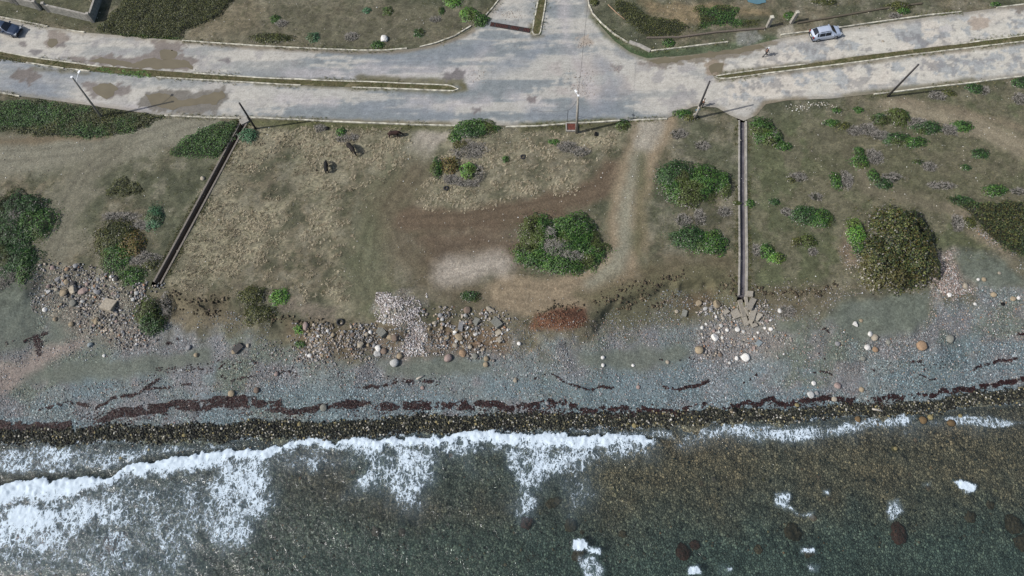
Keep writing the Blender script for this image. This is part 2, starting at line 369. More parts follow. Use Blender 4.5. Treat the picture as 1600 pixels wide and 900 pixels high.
# ------------------------------------------------------------------ ground colours (what the ground is made of, place by place)
def lay(col, m, c, a=1.): m = (m*a)[:, None]; return col*(1-m)+c*m
TRACKS = {}; SANDS = {}
def near_tracks(x, y):
    m = np.zeros(len(x))
    for pts, w in TRACKS.values(): m = np.maximum(m, mstroke(x, y, list(pts), w*.9, .5, .5))
    return m
def in_sands(x, y):
    m = np.zeros(len(x))
    for pts in SANDS.values(): m = np.maximum(m, mpoly(x, y, list(pts), .6, .9, .45, 1))
    return m
def ground_attr(X, Y):
    X = np.asarray(X, float); Y = np.asarray(Y, float); n = len(X)
    z = height(X, Y, False)
    f1 = fbm(X, Y, .12, 4, 1); f2 = fbm(X, Y, .5, 5, 2); f3 = fbm(X, Y, 1.8, 4, 4)
    col = np.tile(C(116,105,86), (n, 1)); tex = np.zeros((n, 3)); tex[:, 0] = .7
    col = lay(col, smooth(.42, .62, f1), C(88,90,70), .8)
    col = lay(col, smooth(.52, .66, f2), C(126,118,102), .7)
    col = lay(col, smooth(.5, .36, f2), C(74,76,58), .7)
    S = lambda pts, w, c, a=1., soft=.8, wob=.6, g=0., seed=0: (pts, w, c, a, soft, wob, g, seed)
    # dry straw fields
    for pts in ([(395,196),(640,200),(645,235),(600,285),(560,330),(530,370),(545,420),(560,480),(520,500),(470,480),(400,440),(340,445),(268,448),(275,400),(335,270),(370,225)],
                [(700,215),(830,205),(975,205),(965,240),(935,290),(860,310),(760,325),(680,335),(650,315),(655,280),(690,240)]):
        m = mpoly(X, Y, pts, 1.6, 1.4, .35, 1); m = m*np.clip(.55+1.1*(f2-.3), 0, 1)*smooth(.30, .52, fbm(X, Y, .13, 3, 321))
        col = lay(col, m, C(148,137,114), .95); tex[:, 0] = np.maximum(tex[:, 0], m)
    col = lay(col, mpoly(X, Y, [(400,0),(560,0),(700,10),(760,20),(700,60),(600,75),(420,72),(340,60),(370,20)], 1, 1), C(108,100,82), .7)
    # right plateau, grey-green
    m = mpoly(X, Y, [(1170,190),(1400,160),(1650,130),(1700,380),(1500,400),(1300,440),(1170,470)], 2, 1); col = lay(col, m, C(108,102,80), .8); col = lay(col, m*smooth(.48, .6, fbm(X, Y, .35, 4, 17)), C(84,92,60), .6)
    m = mpoly(X, Y, [(0,-40),(160,-40),(160,45),(0,25)], 1, .5); col = lay(col, m, C(84,84,62), .7)
    m = mpoly(X, Y, [(1000,0),(1030,5),(1090,8),(1160,10),(1200,20),(1150,26),(1095,38),(1080,40),(1010,22)], .8, 1.2, .5, 3); col = lay(col, m, C(140,118,88), .8)
    m = mpoly(X, Y, [(300,30),(380,0),(420,10),(400,40),(330,62),(290,60)], 1, 1); col = lay(col, m, C(126,112,90), .6)
    m = mpoly(X, Y, [(1300,200),(1500,170),(1600,210),(1600,300),(1420,330),(1250,300)], 3, 1); col = lay(col, m, C(104,96,76), .6)
    # tracks of bare earth
    trk = np.zeros(n)
    def track(pts, w, c, a=.9, soft=1.2, wob=.7, g=.15, seed=0):
        nonlocal col, trk
        TRACKS[(tuple(pts), w)] = (tuple(pts), w)
        m = mstroke(X, Y, pts, w, soft, wob, .4, seed); col = lay(col, m, c, min(1, a*1.12)); trk = np.maximum(trk, m*a)
        if w >= 1.4:
            P_ = conv(pts); rd = local(X, Y, P_, 3, lambda x, y: np.abs(seg_d(x, y, P_, False)+(fbm(x, y, .3, 2, 80)-.5)*.5-.72)); col = col*(1-(.17*smooth(.34, .1, rd)*m)[:, None])
        tex[:, 0] *= (1-m*.9); tex[:, 1] = np.maximum(tex[:, 1], m*g)
        return m
    track([(-80,250),(60,240),(180,228),(260,203),(320,186)], 3.0, C(128,121,105), .95, 1.6)
    track([(-80,228),(60,218),(170,210)], .8, C(112,96,74), .8, .6)
    track([(180,235),(130,270),(110,310),(90,370),(70,420)], 2.2, C(118,111,94), .85, 1.6)
    track([(690,194),(668,218),(645,250)], 1.9, C(162,149,136), .9, .8)
    track([(640,255),(600,300),(580,360),(570,430),(590,470)], 2.8, C(98,97,72), .7, 2.2)
    track([(650,270),(610,320),(640,400),(700,450),(800,470)], 2.2, C(104,90,70), .7, 2.4)
    track([(640,345),(720,345),(800,330),(880,315),(940,295),(960,265)], 1.7, C(104,86,68), .95, .9)
    track([(660,375),(740,372),(800,350),(870,335)], 1.0, C(100,82,64), .7, 1.)
    track([(700,395),(760,385),(800,395)], 2.5, C(104,84,68), .7, 2.)
    track([(1030,186),(1012,215),(992,265),(980,320),(978,380),(965,420),(915,450),(850,463),(790,455)], 2.4, C(142,122,98), 1., .9)
    track([(1015,200),(992,255),(978,320),(976,385),(962,418),(925,442)], 1.0, C(136,129,111), .85, 1.0, .7, .12)
    track([(1020,192),(1005,225)], 1.5, C(160,148,134), .85, .8)
    track([(1003,240),(1000,320),(995,390),(1010,420)], .6, C(84,84,52), .6, .9)
    track([(940,470),(1000,440),(1060,420),(1130,415)], 1.8, C(104,90,66), .6, 1.4)
    track([(1390,158),(1450,178),(1530,200),(1580,222),(1650,260)], 1.6, C(140,126,104), .9, .9)
    track([(1410,155),(1490,172),(1560,190),(1640,215)], .5, C(124,108,88), .7, .8)
    track([(780,412),(745,415),(700,428)], 1.7, C(162,148,136), .85, 1.3)
    track([(1345,262),(1355,300),(1410,310),(1480,330)], .5, C(116,104,84), .5, .8)
    m = mpoly(X, Y, [(390,455),(470,470),(530,480),(520,505),(470,500),(420,470)], .6, 1.); col = lay(col, m, C(132,116,104), .7)
    # grass verges by the kerbs
    for pts, c in (([(395,192),(560,197),(700,199)], C(92,92,56)), ([(1360,150),(1450,140),(1560,128)], C(84,84,58)), ([(0,40),(130,60)], C(84,86,62)), ([(990,88),(1060,82),(1140,73),(1210,60)], C(80,94,66)), ([(925,30),(950,58),(985,80),(1015,88)], C(62,84,46)), ([(820,199),(960,194)], C(88,86,58))):
        m = mstroke(X, Y, pts, .7, .6, .3); col = lay(col, m, c, .85)
    m = mpoly(X, Y, [(1150,52),(1180,46),(1195,60),(1170,74),(1152,70)], .3, .4); col = lay(col, m, C(130,128,124), .9)
    m = mpoly(X, Y, [(1215,45),(1240,36),(1240,55),(1225,62),(1212,58)], .3, .4); col = lay(col, m, C(160,150,138), .8)
    # ---- beach
    ys = shore(X); yc = crest(X); t = np.clip((yc-Y)/np.maximum(yc-ys, 1), -1, 3)
    b1 = smooth(.12, .42, t+(f2-.5)*.5)
    col = lay(col, smooth(-.02, .1, t+(f3-.5)*.15)*(1-b1), C(104,96,78), .6)
    tex[:, 0] *= 1-smooth(-.02, .15, t); 
    col = lay(col, b1, C(114,122,121)); tex[:, 1] = np.maximum(tex[:, 1], b1*.95)
    col = lay(col, b1*smooth(.5, .62, f1)*smooth(.95, .7, t), C(98,104,92), .8)
    col = lay(col, b1*smooth(.45, .6, fbm(X, Y, .3, 3, 8)), C(122,118,120), .6)
    col = lay(col, b1*smooth(.45, .62, t)*smooth(.38, .55, fbm(X, Y, o=3, seed=18, sx=.12, sy=.35)), C(106,121,125), .8)
    tex[:, 1] = np.where((b1 > .5) & (t < .8), tex[:, 1]*(.55+.45*smooth(.4, .6, fbm(X, Y, .22, 3, 9))), tex[:, 1])
    # fine grey green sand patches
    for k, pts in enumerate(([(1300,480),(1340,462),(1450,458),(1450,500),(1420,525),(1340,530),(1300,505)], [(1490,390),(1560,395),(1600,440),(1560,455),(1500,440)],
                [(-50,430),(40,440),(55,500),(70,520),(40,545),(-50,560)], [(75,500),(110,480),(122,500),(112,525),(80,540)], [(25,585),(60,570),(170,560),(260,555),(330,540),(330,565),(200,590),(120,600),(60,600)],
                [(590,570),(640,552),(760,560),(770,580),(690,590),(600,592)], [(900,550),(960,545),(1080,540),(1090,560),(1000,580),(900,575)], [(1215,500),(1260,505),(1240,525),(1210,520)])):
        SANDS[tuple(pts)] = tuple(pts); m = mpoly(X, Y, pts, .8, .9, .45, k); col = lay(col, m, C(99,104,94), .9); tex[:, 1] *= 1-m*.8
    m = mpoly(X, Y, [(-60,560),(30,570),(60,545),(120,530),(130,520),(145,540),(90,560),(40,585),(20,610),(-60,640)], .8, .8, .4); col = lay(col, m, C(140,128,120), .85); tex[:, 1] *= 1-m*.6
    m = mpoly(X, Y, [(1080,560),(1130,560),(1150,600),(1120,655),(1100,620),(1090,590)], 1.5, 1); col = lay(col, m, C(130,132,134), .6)
    m = mpoly(X, Y, [(1090,500),(1200,500),(1230,540),(1160,580),(1085,560)], 1.5, 1); col = lay(col, m, C(136,128,124), .7)
    m = mpoly(X, Y, [(60,415),(180,425),(215,470),(240,535),(190,550),(110,520),(60,480)], 1.2, 1); col = lay(col, m, C(122,114,104), .75); tex[:, 1] = np.maximum(tex[:, 1], m*.9)
    m = mpoly(X, Y, [(1450,400),(1490,390),(1500,430),(1520,450),(1460,470),(1450,440)], .8, 1); col = lay(col, m, C(142,128,120), .8); tex[:, 1] = np.maximum(tex[:, 1], m)
    m = mpoly(X, Y, [(1310,400),(1330,350),(1345,400),(1340,420),(1320,415)], .8, 1); col = lay(col, m, C(136,112,96), .6)
    m = mpoly(X, Y, [(1480,320),(1510,330),(1550,370),(1590,400),(1560,400),(1510,360)], .8, 1); col = lay(col, m, C(138,118,102), .6)
    # eroded bank soil
    for pts, c in (([(262,452),(350,458),(360,485),(380,505),(300,510),(265,490)], C(110,97,76)), ([(450,500),(600,505),(680,510),(800,520),(800,545),(680,560),(480,555),(440,530)], C(104,86,66)),
                   ([(930,470),(1050,440),(1150,430),(1150,470),(1090,500),(960,520),(920,500)], C(92,88,66)), ([(1170,450),(1310,445),(1300,480),(1220,490),(1170,480)], C(106,94,74)),
                   ([(655,505),(780,520),(790,550),(680,545)], C(108,86,64)), ([(1045,470),(1110,450),(1120,470),(1080,490)], C(96,78,58)), ([(900,460),(1000,440),(1080,415),(1140,415),(1140,440),(1000,460),(930,475)], C(96,90,64))):
        m = mpoly(X, Y, pts, 1., 1.2, .4, 5); col = lay(col, m, c, .75)
    m = mpoly(X, Y, [(828,512),(840,492),(860,482),(900,478),(915,482),(918,505),(890,514)], .5, .5); col = lay(col, m, C(118,74,50), .9)
    m2 = mpoly(X, Y, [(865,485),(912,482),(914,500),(890,505)], .5, .5); col = lay(col, m2, C(84,54,40), .8); tex[:, 1] = np.maximum(tex[:, 1], m*.5)
    m = mpoly(X, Y, [(590,470),(602,458),(620,456),(632,464),(645,456),(656,464),(650,482),(654,500),(665,525),(660,545),(640,560),(620,550),(640,520),(600,500),(588,485)], .9, 2.2, .6); col = lay(col, m, C(146,136,130), .7); tex[:, 1] = np.maximum(tex[:, 1], m)
    # wet dark cobbles above the water, then sea bed
    WBW = np.interp(X, [-64, -30, 0, 25, 45, 70], [1.2, 1.6, 1.6, 1.1, .9, 1.2]); wb = smooth(WBW*.62+.1, WBW*.45-.1, np.abs(Y-ys-WBW*.42)+(f3-.5)*.5) * smooth(0, 1, Y-ys+.6)
    col = lay(col, wb, C(48,49,40), .9); tex[:, 2] = np.maximum(tex[:, 2], wb*.8); tex[:, 1] *= 1-wb
    u = smooth(.3, -.4, Y-ys); dd = ys-Y
    sb = np.tile(C(130,134,122), (n, 1))
    g1 = fbm(X, Y, .09, 4, 12); g2 = fbm(X, Y, .35, 4, 13)
    sb = lay(sb, smooth(.45, .62, g1+(g2-.5)*.4), C(142,132,112), .7)
    sb = lay(sb, smooth(6, 14, dd+(g1-.5)*8), C(116,136,126), .7)
    q = 1.15*mpoly(X, Y, [(880,720),(1000,700),(1150,690),(1350,690),(1500,675),(1650,650),(1700,800),(1450,780),(1250,790),(1100,800),(950,790)], 5., 4., .25, 7)*np.clip(.55+1.2*(g2-.25), 0, 1); sb = lay(sb, q, C(170,150,122), .85)
    q = mpoly(X, Y, [(430,700),(520,700),(560,760),(760,790),(900,780),(950,800),(600,820),(450,760)], 2, 2, .3, 8); sb = lay(sb, q, C(138,122,106), .7)
    q = smooth(0, 5, X+75)*smooth(-20, -32, X); sb = lay(sb, q*.5, C(112,112,108))
    q = smooth(2.6, .4, dd); sb = lay(sb, q, C(92,100,88), .6)
    col = col*(1-u[:, None])+sb*u[:, None]; tex[:, 2] = np.maximum(tex[:, 2]*(1-u), u); tex[:, 0] *= 1-u; tex[:, 1] *= 1-u
    hs = 437.585*np.sin(X*12.9898+Y*78.233); hs = hs-np.floor(hs); land = 1-np.clip(b1, 0, 1)
    mot = 1+land*(1-.55*trk)*((hs-.5)*.22+(f3-.5)*.7+(fbm(X, Y, .9, 3, 15)-.5)*.55)
    col = col*mot[:, None]; g = col.mean(1, keepdims=True); col = (g+(col-g)*(1-.18*land[:, None]))*(1+land[:, None]*(np.array([-.025, .02, -.03])))
    spk = smooth(.60, .68, fbm(X, Y, 2.3, 3, 16))*land*tex[:, 0]; col = lay(col, spk, C(62,66,44), .6)
    return np.clip(col*1.09, .002, .85), np.clip(tex, 0, 1)

# drains
DRAIN_L = [(381,192),(246,442)]; DRAIN_R = [(1160,189),(1160,300),(1161,400),(1160,462)]
dl = [W(*p) for p in DRAIN_L]; dr = [W(*p) for p in DRAIN_R]
def drain_d(x, y):
    d1 = seg_d(x, y, np.array([p[:2] for p in dl]), False); d2 = seg_d(x, y, np.array([p[:2] for p in dr]), False)
    return np.minimum(d1, d2)

st = .22
def axis(lo, hi, far, st):
    core = np.arange(lo, hi+st, st); k = []; d = st; v = 0
    while v < far: d *= 1.35; v += d; k.append(v)
    k = np.array(k); return np.concatenate([lo-k[::-1], core, core[-1]+k])
gx = axis(-80, 80, 700, st); gy = axis(-6, 80, 700, st)
X, Y = np.meshgrid(gx, gy); xf = X.ravel(); yf = Y.ravel()
Z = ground_z(xf, yf)
gc, gt = ground_attr(xf, yf)
V = np.stack([xf, yf, Z], 1); fc = grid_faces(len(gx), len(gy))
cx = xf[fc].mean(1); cy = yf[fc].mean(1); keep = drain_d(cx, cy) > .72
fc = fc[keep]; cx = cx[keep]; cy = cy[keep]
part = np.where(cy > crest(cx)-.6, 0, np.where(cy > shore(cx)-.3, 1, 2))
for i, nm in enumerate(("ground", "beach", "seabed")):
    f = fc[part == i]; used = np.unique(f); rem = np.full(len(V), -1); rem[used] = np.arange(len(used))
    o = mesh_np(nm, V[used], rem[f], M_GROUND, gc[used], gt[used], True); tag(o, kind='structure')

# ------------------------------------------------------------------ road
def road_attr(X, Y):
    n = len(X); f1 = fbm(X, Y, .1, 4, 41); st1 = fbm(X, Y, o=5, seed=42, sx=.09, sy=.75, rot=.02); st2 = fbm(X, Y, .5, 5, 43); f3 = fbm(X, Y, 1.6, 4, 44)
    col = np.tile(C(142,147,147), (n, 1))
    col = lay(col, smooth(.48, .56, st1+(f3-.5)*.22), C(187,183,173), .8)
    col = lay(col, smooth(.47, .38, st1+(f3-.5)*.2), C(122,129,131), .55)
    dusty = np.zeros(n)
    for pts, a in (([(-260,-20),(-40,20),(75,42),(285,64),(430,72),(470,100),(400,122),(100,100),(-260,60)], .9), ([(-260,90),(100,110),(300,125),(390,132),(420,160),(380,186),(200,172),(-260,120)], .7),
                   ([(1000,100),(1060,90),(1300,50),(1650,0),(1850,-20),(1850,95),(1500,130),(1300,152),(1180,165),(1150,185),(1060,175),(1000,160),(960,130)], 1.),
                   ([(780,-40),(835,-40),(832,50),(790,45),(765,38)], .75), ([(900,-40),(920,0),(935,50),(990,90),(960,100),(900,60),(880,0)], .55)):
        dusty = np.maximum(dusty, a*mpoly(X, Y, pts, 2., 1.5, .25, 6))
    col = lay(col, dusty*(.55+.45*smooth(.36, .5, st1+(f3-.5)*.3)), C(191,186,175), .92)
    m = mpoly(X, Y, [(1130,100),(1300,50),(1650,0),(1850,-20),(1850,95),(1500,130),(1300,152),(1130,165)], 2, 1); col = lay(col, m, C(205,200,187), .75)
    col = lay(col, m*smooth(.5, .6, f1), C(206,196,182), .5)
    # worn patches of old asphalt showing through
    pt = smooth(.575, .60, st2+(f3-.5)*.25)*m; col = lay(col, pt, C(158,162,162), .8)
    pt = smooth(.60, .62, fbm(X, Y, 1.1, 4, 46)*.75+.25*f1+.02)*m; col = lay(col, pt, C(128,128,128), .6)
    pt = smooth(.60, .63, st2)*dusty*(1-m); col = lay(col, pt, C(150,147,146), .6)
    m = mpoly(X, Y, [(850,90),(930,90),(1000,140),(930,170),(860,150)], 2, 1.5); col = lay(col, m*smooth(.42, .6, st2), C(172,164,158), .7)
    for p in ([(760,80),(740,100),(735,130)], [(880,0),(885,60),(910,110),(930,160)], [(560,105),(640,108),(720,112)], [(450,118),(560,116),(640,122)], [(640,160),(700,165),(760,160)], [(440,155),(520,160)], [(100,165),(250,172)], [(800,150),(830,160),(870,165)]):
        col = lay(col, mstroke(X, Y, p, .7, 1., 1.), C(186,180,178), .6)
    for p in ([(-40,88),(50,105),(130,125)], [(-40,138),(60,140),(90,150)], [(0,125),(60,135),(80,147)], [(560,165),(620,170),(700,182)], [(600,95),(700,90),(760,70)], [(770,110),(830,90),(850,60)], [(840,180),(900,183),(960,178)], [(940,100),(960,130),(950,165)]):
        col = lay(col, mstroke(X, Y, p, 1.1, 1.2, 1.), C(134,140,146), .6)
    # verge dirt along kerbs
    for p, c, w in (([(400,188),(560,193),(640,196),(700,197)], C(104,100,66), .55), ([(400,124),(560,128),(700,133),(725,134),(728,140),(700,145),(560,139),(400,132)], C(112,108,84), .3), ([(560,122),(640,126),(718,128),(724,136)], C(98,94,66), .5),
                    ([(1120,126),(1200,118),(1330,102),(1430,88),(1600,68)], C(120,112,92), .3), ([(1120,116),(1200,106),(1340,92),(1480,76),(1600,58)], C(110,104,80), .3),
                    ([(1320,152),(1365,145),(1440,137),(1520,126)], C(110,108,88), .5), ([(815,196),(960,188)], C(92,98,66), .35), ([(1180,180),(1195,162),(1260,155)], C(122,112,92), .4),
                    ([(290,66),(400,75),(560,83),(640,80),(700,66),(740,48)], C(120,112,98), .35), ([(926,26),(950,58),(985,80),(1012,90),(1080,86),(1200,68)], C(94,104,78), .55), ([(831,40),(833,58),(848,57)], C(118,112,92), .4), ([(50,108),(140,116)], C(110,106,88), .3)):
        col = lay(col, mstroke(X, Y, p, w, .35, .3, 1., 3), c, .8)
    # wet margins of puddles and damp stains
    for pts, c in (([(130,90),(180,86),(200,92),(220,90),(245,80),(235,62),(260,62),(290,70),(280,85),(312,92),(306,112),(200,106),(130,100),(85,88)], C(128,119,112)),
                   ([(68,72),(75,50),(105,52),(108,62),(90,75)], C(140,130,120)), ([(15,118),(30,108),(50,110),(66,118),(45,132),(25,124)], C(118,110,104)), ([(125,132),(160,128),(208,137),(200,150),(165,155),(140,147)], C(128,120,114)),
                   ([(220,150),(250,138),(300,148),(350,138),(360,155),(340,175),(300,180),(240,172),(215,165)], C(118,113,104)), ([(1000,92),(1060,86),(1200,65),(1215,68),(1195,78),(1150,92),(1100,96),(1040,106),(1015,102)], C(130,122,108)),
                   ([(1103,100),(1120,94),(1135,100),(1125,115),(1110,120),(1104,112)], C(142,128,110)), ([(692,118),(715,108),(730,110),(728,124),(700,124)], C(118,113,112)), ([(1510,30),(1530,24),(1548,35),(1535,46),(1515,44)], C(168,155,140)),
                   ([(1430,55),(1440,54),(1450,70),(1442,74)], C(138,138,138)), ([(1405,55),(1424,60),(1418,68),(1408,62)], C(150,148,146)), ([(345,94),(356,92),(358,97),(348,98)], C(120,115,114)), ([(820,155),(835,153),(845,160),(828,162)], C(118,110,108)), ([(740,170),(750,166),(752,174),(744,176)], C(122,116,114)),
                   ([(48,80),(62,78),(66,83),(50,85)], C(126,122,120)), ([(32,68),(42,66),(44,72),(34,74)], C(126,120,116)), ([(905,60),(920,56),(922,68),(908,75)], C(172,160,146)), ([(88,70),(100,66),(102,72),(90,75)], C(128,122,118)), ([(1575,12),(1590,20),(1610,14),(1600,0)], C(126,118,108)), ([(1465,50),(1490,48),(1480,40)], C(190,186,180)), ([(985,95),(1010,105),(1050,108),(1030,100)], C(140,132,124)), ([(960,98),(975,104),(968,114),(956,108)], C(140,134,130))):
        m = mpoly(X, Y, pts, .16, .95, 1.3, len(pts)); col = lay(col, m, c, .9)
    m = mpoly(X, Y, [(1420,100),(1560,90),(1560,100),(1430,112)], .5, 1); col = lay(col, m*smooth(.55, .6, f3), C(140,138,138), .8)
    cr = fbm(X, Y, .9, 4, 48); ck = smooth(.012, .0, np.abs(cr-.5))*smooth(.5, .62, f1); col = lay(col, ck, C(110,108,106), .45)
    hs = 437.585*np.sin(X*12.9898+Y*78.233); hs = hs-np.floor(hs); col = col*(1+(hs-.5)*.10+(f3-.5)*.28)[:, None]; edge_ = smooth(-.9, -.1, -np.abs(sdf(X, Y, ROAD))+(f3-.5)*.9); col = lay(col, edge_, C(138,128,108), .5)
    return np.clip(col, .01, .8), None
def road_z(x, y): return np.full(np.shape(x), 0.03)+(fbm(x, y, .3, 2, 47)-.5)*.02
road = tag(sheet("road", ROAD, .25, road_z, M_ROAD, road_attr), kind='structure')

# puddles
def puddle_mat(name, c):
    m, nt, b = mat(name); pos = N(nt, "ShaderNodeNewGeometry").outputs["Position"]; n = N(nt, "ShaderNodeTexNoise", i_Scale=.8, i_Detail=4.); L(nt, pos, n.inputs["Vector"])
    L(nt, mixc(nt, n.outputs[0], tuple(c*.8), tuple(c*1.2)), b.inputs["Base Color"]); b.inputs["Roughness"].default_value = .12; b.inputs["Specular IOR Level"].default_value = .5
    return m
M_PUD = puddle_mat("muddy_water", C(122,113,92)); M_PUD2 = puddle_mat("blue_water", C(96,130,140))
for k, pts in enumerate(([(75,60),(92,60),(90,68),(86,74),(73,73)], [(135,95),(165,90),(185,94),(210,98),(240,92),(290,94),(302,108),(250,108),(180,104)], [(252,78),(270,78),(278,85),(268,92),(254,90)], [(143,137),(165,129),(185,137),(175,150),(160,153),(150,146)],
            [(228,148),(250,145),(290,157),(320,150),(345,141),(352,150),(335,165),(290,165),(270,172),(235,165)], [(1020,100),(1080,92),(1150,84),(1195,76),(1190,70),(1120,80),(1060,89),(1015,93)], [(1108,104),(1120,98),(1132,102),(1122,113),(1110,116)])):
    tag(sheet("puddle", wpoly(pts), .3, lambda x, y: np.full(x.shape, .046), M_PUD, None, .6, 1.2, k), kind='structure')
tag(sheet("puddle", wpoly([(1163,-8),(1196,-8),(1197,4),(1184,8),(1168,4)]), .4, lambda x, y: height(x, y)+.08, M_PUD2, None, .3, 1., 3), kind='structure')

# medians and kerbs
def med_attr(X, Y):
    f = fbm(X, Y, 1., 4, 61); col = np.tile(C(98,92,66), (len(X), 1)); col = lay(col, smooth(.45, .6, f), C(78,82,50), .8); col = lay(col, smooth(.62, .7, f), C(136,126,100), .7)
    tex = np.zeros((len(X), 3)); tex[:, 0] = .6; return col, tex
med1_top = [(-260,30),(-40,74),(0,81),(42,89),(135,102),(220,109),(302,115),(400,122),(500,126),(600,129.5),(700,134),(708,136),(716,140)]
med1_bot = [(-260,45),(-40,88),(0,93),(42,98.5),(140,112),(245,121),(397,130),(470,134),(550,137),(640,140),(700,142.5),(708,142.5),(716,140)]
med2_top = [(1117,121),(1120,119.5),(1130,117.5),(1150,114.5),(1200,108),(1260,101),(1337,89),(1485,71),(1600,56),(1850,22)]
med2_bot = [(1117,121),(1122,123),(1135,123.5),(1200,115),(1325,99.5),(1425,86),(1600,65),(1850,32)]
med3 = [(845,-40),(841,0),(836,25),(831.5,50),(833,53.5),(836,55),(842,54.5),(844.5,50.5),(850,20),(853,0),(858,-40)]
flatz = lambda x, y: np.full(x.shape, .13)+(fbm(x, y, 2., 2, 5)-.5)*.06
for nm, p in (("median_strip", med1_top+med1_bot[::-1][1:]), ("median_strip", med2_top+med2_bot[::-1][:-1]), ("median_strip", med3)):
    tag(sheet(nm, wpoly(p), .25, flatz, M_GROUND, med_attr), kind='structure')
def strip(name, P3, w, h, m, zb=-.1, parent=None):
    """kerb: box section swept along world points"""
    mb = MB(); P = [Vector((p[0], p[1], p[2] if len(p) > 2 else 0)) for p in P3]; vs = []
    for i, p in enumerate(P):
        d = (P[min(i+1, len(P)-1)]-P[max(i-1, 0)]); d.z = 0; d.normalize(); n = Vector((-d.y, d.x, 0))
        vs += [p+n*w/2+Vector((0, 0, zb)), p+n*w/2+Vector((0, 0, h)), p-n*w/2+Vector((0, 0, h)), p-n*w/2+Vector((0, 0, zb))]
    fs = [(4*i+k, 4*i+(k+1) % 4, 4*i+4+(k+1) % 4, 4*i+4+k) for i in range(len(P)-1) for k in range(4)]+[(3, 2, 1, 0), tuple(4*(len(P)-1)+k for k in range(4))]
    mb.add(vs, fs); return mb.build(name, m, parent)
def dens(pts, step=2.5, jit=.025, seed=1):
    P = [np.array(Pz(*p)) for p in pts]; out = []
    for a, b in zip(P[:-1], P[1:]):
        n = max(1, int(np.linalg.norm(b-a)/step)); out += [a+(b-a)*i/n for i in range(n)]
    out.append(P[-1]); r = np.random.RandomState(seed)
    return [(p[0]+r.uniform(-jit, jit), p[1]+r.uniform(-jit, jit), 0) for p in out]
kerbs = [[(-120,5),(0,27),(37,34),(75,42)], [(105,47),(120,49.5),(133,51)], [(285,64),(400,72),(500,77),(560,79),(600,79),(636,76)], [(656,74),(680,68),(710,57),(736,41)], [(759,24),(770,12),(779,0),(795,-30)],
 [(912,-30),(919,0),(920,8),(926,22),(940,37),(960,54),(981,67)], [(1017,80),(1060,75),(1137,66)], [(1220,55),(1265,49.5)], [(1302,45),(1375,34),(1450,24),(1502,19)], [(1557,12.5),(1600,7),(1700,-8)],
 [(-60,136),(0,145),(31,151)], [(258,181),(320,184),(375,185.5)], [(390,184),(440,186.5),(500,189),(560,192),(640,195),(722,197)], [(790,198.5),(840,197.5),(884,194)], [(900,193),(960,189.5),(1042,186)], [(1365,147.5),(1390,145),(1460,136),(1520,129.5),(1560,124),(1595,120)],
 med1_top[:5], [(136,102.3),(160,105)], med1_top[6:]+med1_bot[::-1][1:-8], [(42,98.5),(100,107)], [(106,108),(141,112)], med1_bot[5:8],
 [(1200,108),(1130,117.5),(1120,119.5),(1117,121),(1122,123),(1135,123.5),(1200,115),(1325,99.5),(1425,86),(1600,65),(1700,52)], [(1206,107),(1262,100.6)], [(1485,71),(1600,56),(1700,42)], [(845,-40),(841,0),(836,25)], [(834.5,32),(831.5,50),(833,53.5),(836,55),(842,54.5),(844.5,50.5),(850,20),(853,0),(858,-40)]]
for i, k in enumerate(kerbs): tag(strip("kerb", dens(k, seed=i), .18, .16, M_KERB), kind='structure')
strip_s = strip("kerb", dens([(983,66),(1000,72),(1016,80)], seed=5), .55, .16, M_CONC); tag(strip_s, kind='structure')

# ------------------------------------------------------------------ drains
def lin_pts(P, step):
    out = []
    for a, b in zip(P[:-1], P[1:]):
        n = max(1, int(np.linalg.norm((b-a)[:2])/step)); out += [a+(b-a)*i/n for i in range(n)]
    return out+[P[-1]]
def off(P, d):
    out = []
    for i, p in enumerate(P):
        e = P[min(i+1, len(P)-1)][:2]-P[max(i-1, 0)][:2]; e = e/np.linalg.norm(e); out.append(np.array([p[0]-e[1]*d, p[1]+e[0]*d, p[2]]))
    return out
def drain(ctrl, label, wi, mw, mf, dep=-.95):
    P = lin_pts(ctrl, .5); P = [np.array([p[0], p[1], float(ground_z(p[0], p[1]))]) for p in P]
    zs = np.array([p[2] for p in P]); zs = np.convolve(np.pad(zs, 5, 'edge'), np.ones(11)/11, 'valid')
    P = [np.array([p[0], p[1], z]) for p, z in zip(P, zs)]
    t = empty("drainage_channel", tuple(P[len(P)//2]), label, "drain")
    o = Vector(t.location)
    def rel(Q): return [(q[0]-o.x, q[1]-o.y, q[2]-o.z) for q in Q]
    strip("channel_wall", rel(off(P, wi+.11)), .22, .12, mw, -1.2, t); strip("channel_wall", rel(off(P, -wi-.11)), .22, .12, mw, -1.2, t)
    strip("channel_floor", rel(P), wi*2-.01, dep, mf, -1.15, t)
    for s in (1, -1):   # ground closing up to the walls
        A = off(P, s*(wi+.18)); B = off(P, s*(wi+1.0)); Q = np.array(A+B); n = len(A)
        Q[:n, 2] = ground_z(Q[:n, 0], Q[:n, 1])+.035; Q[n:, 2] = ground_z(Q[n:, 0], Q[n:, 1])-.06
        f = np.array([(i, i+1, n+i+1, n+i) if s < 0 else (i, n+i, n+i+1, i+1) for i in range(n-1)]); c, tx = ground_attr(Q[:, 0], Q[:, 1])
        tag(mesh_np("ground_edge", Q, f, M_GROUND, c, tx, True), kind='structure')
    return t
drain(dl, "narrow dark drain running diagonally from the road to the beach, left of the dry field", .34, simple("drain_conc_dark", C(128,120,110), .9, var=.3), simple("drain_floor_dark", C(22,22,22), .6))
DR = drain(dr, "straight concrete drain with pale walls running from the junction to the beach", .36, M_CONC, simple("drain_floor", C(104,100,104), .7, var=.5, scale=.8), -.32)

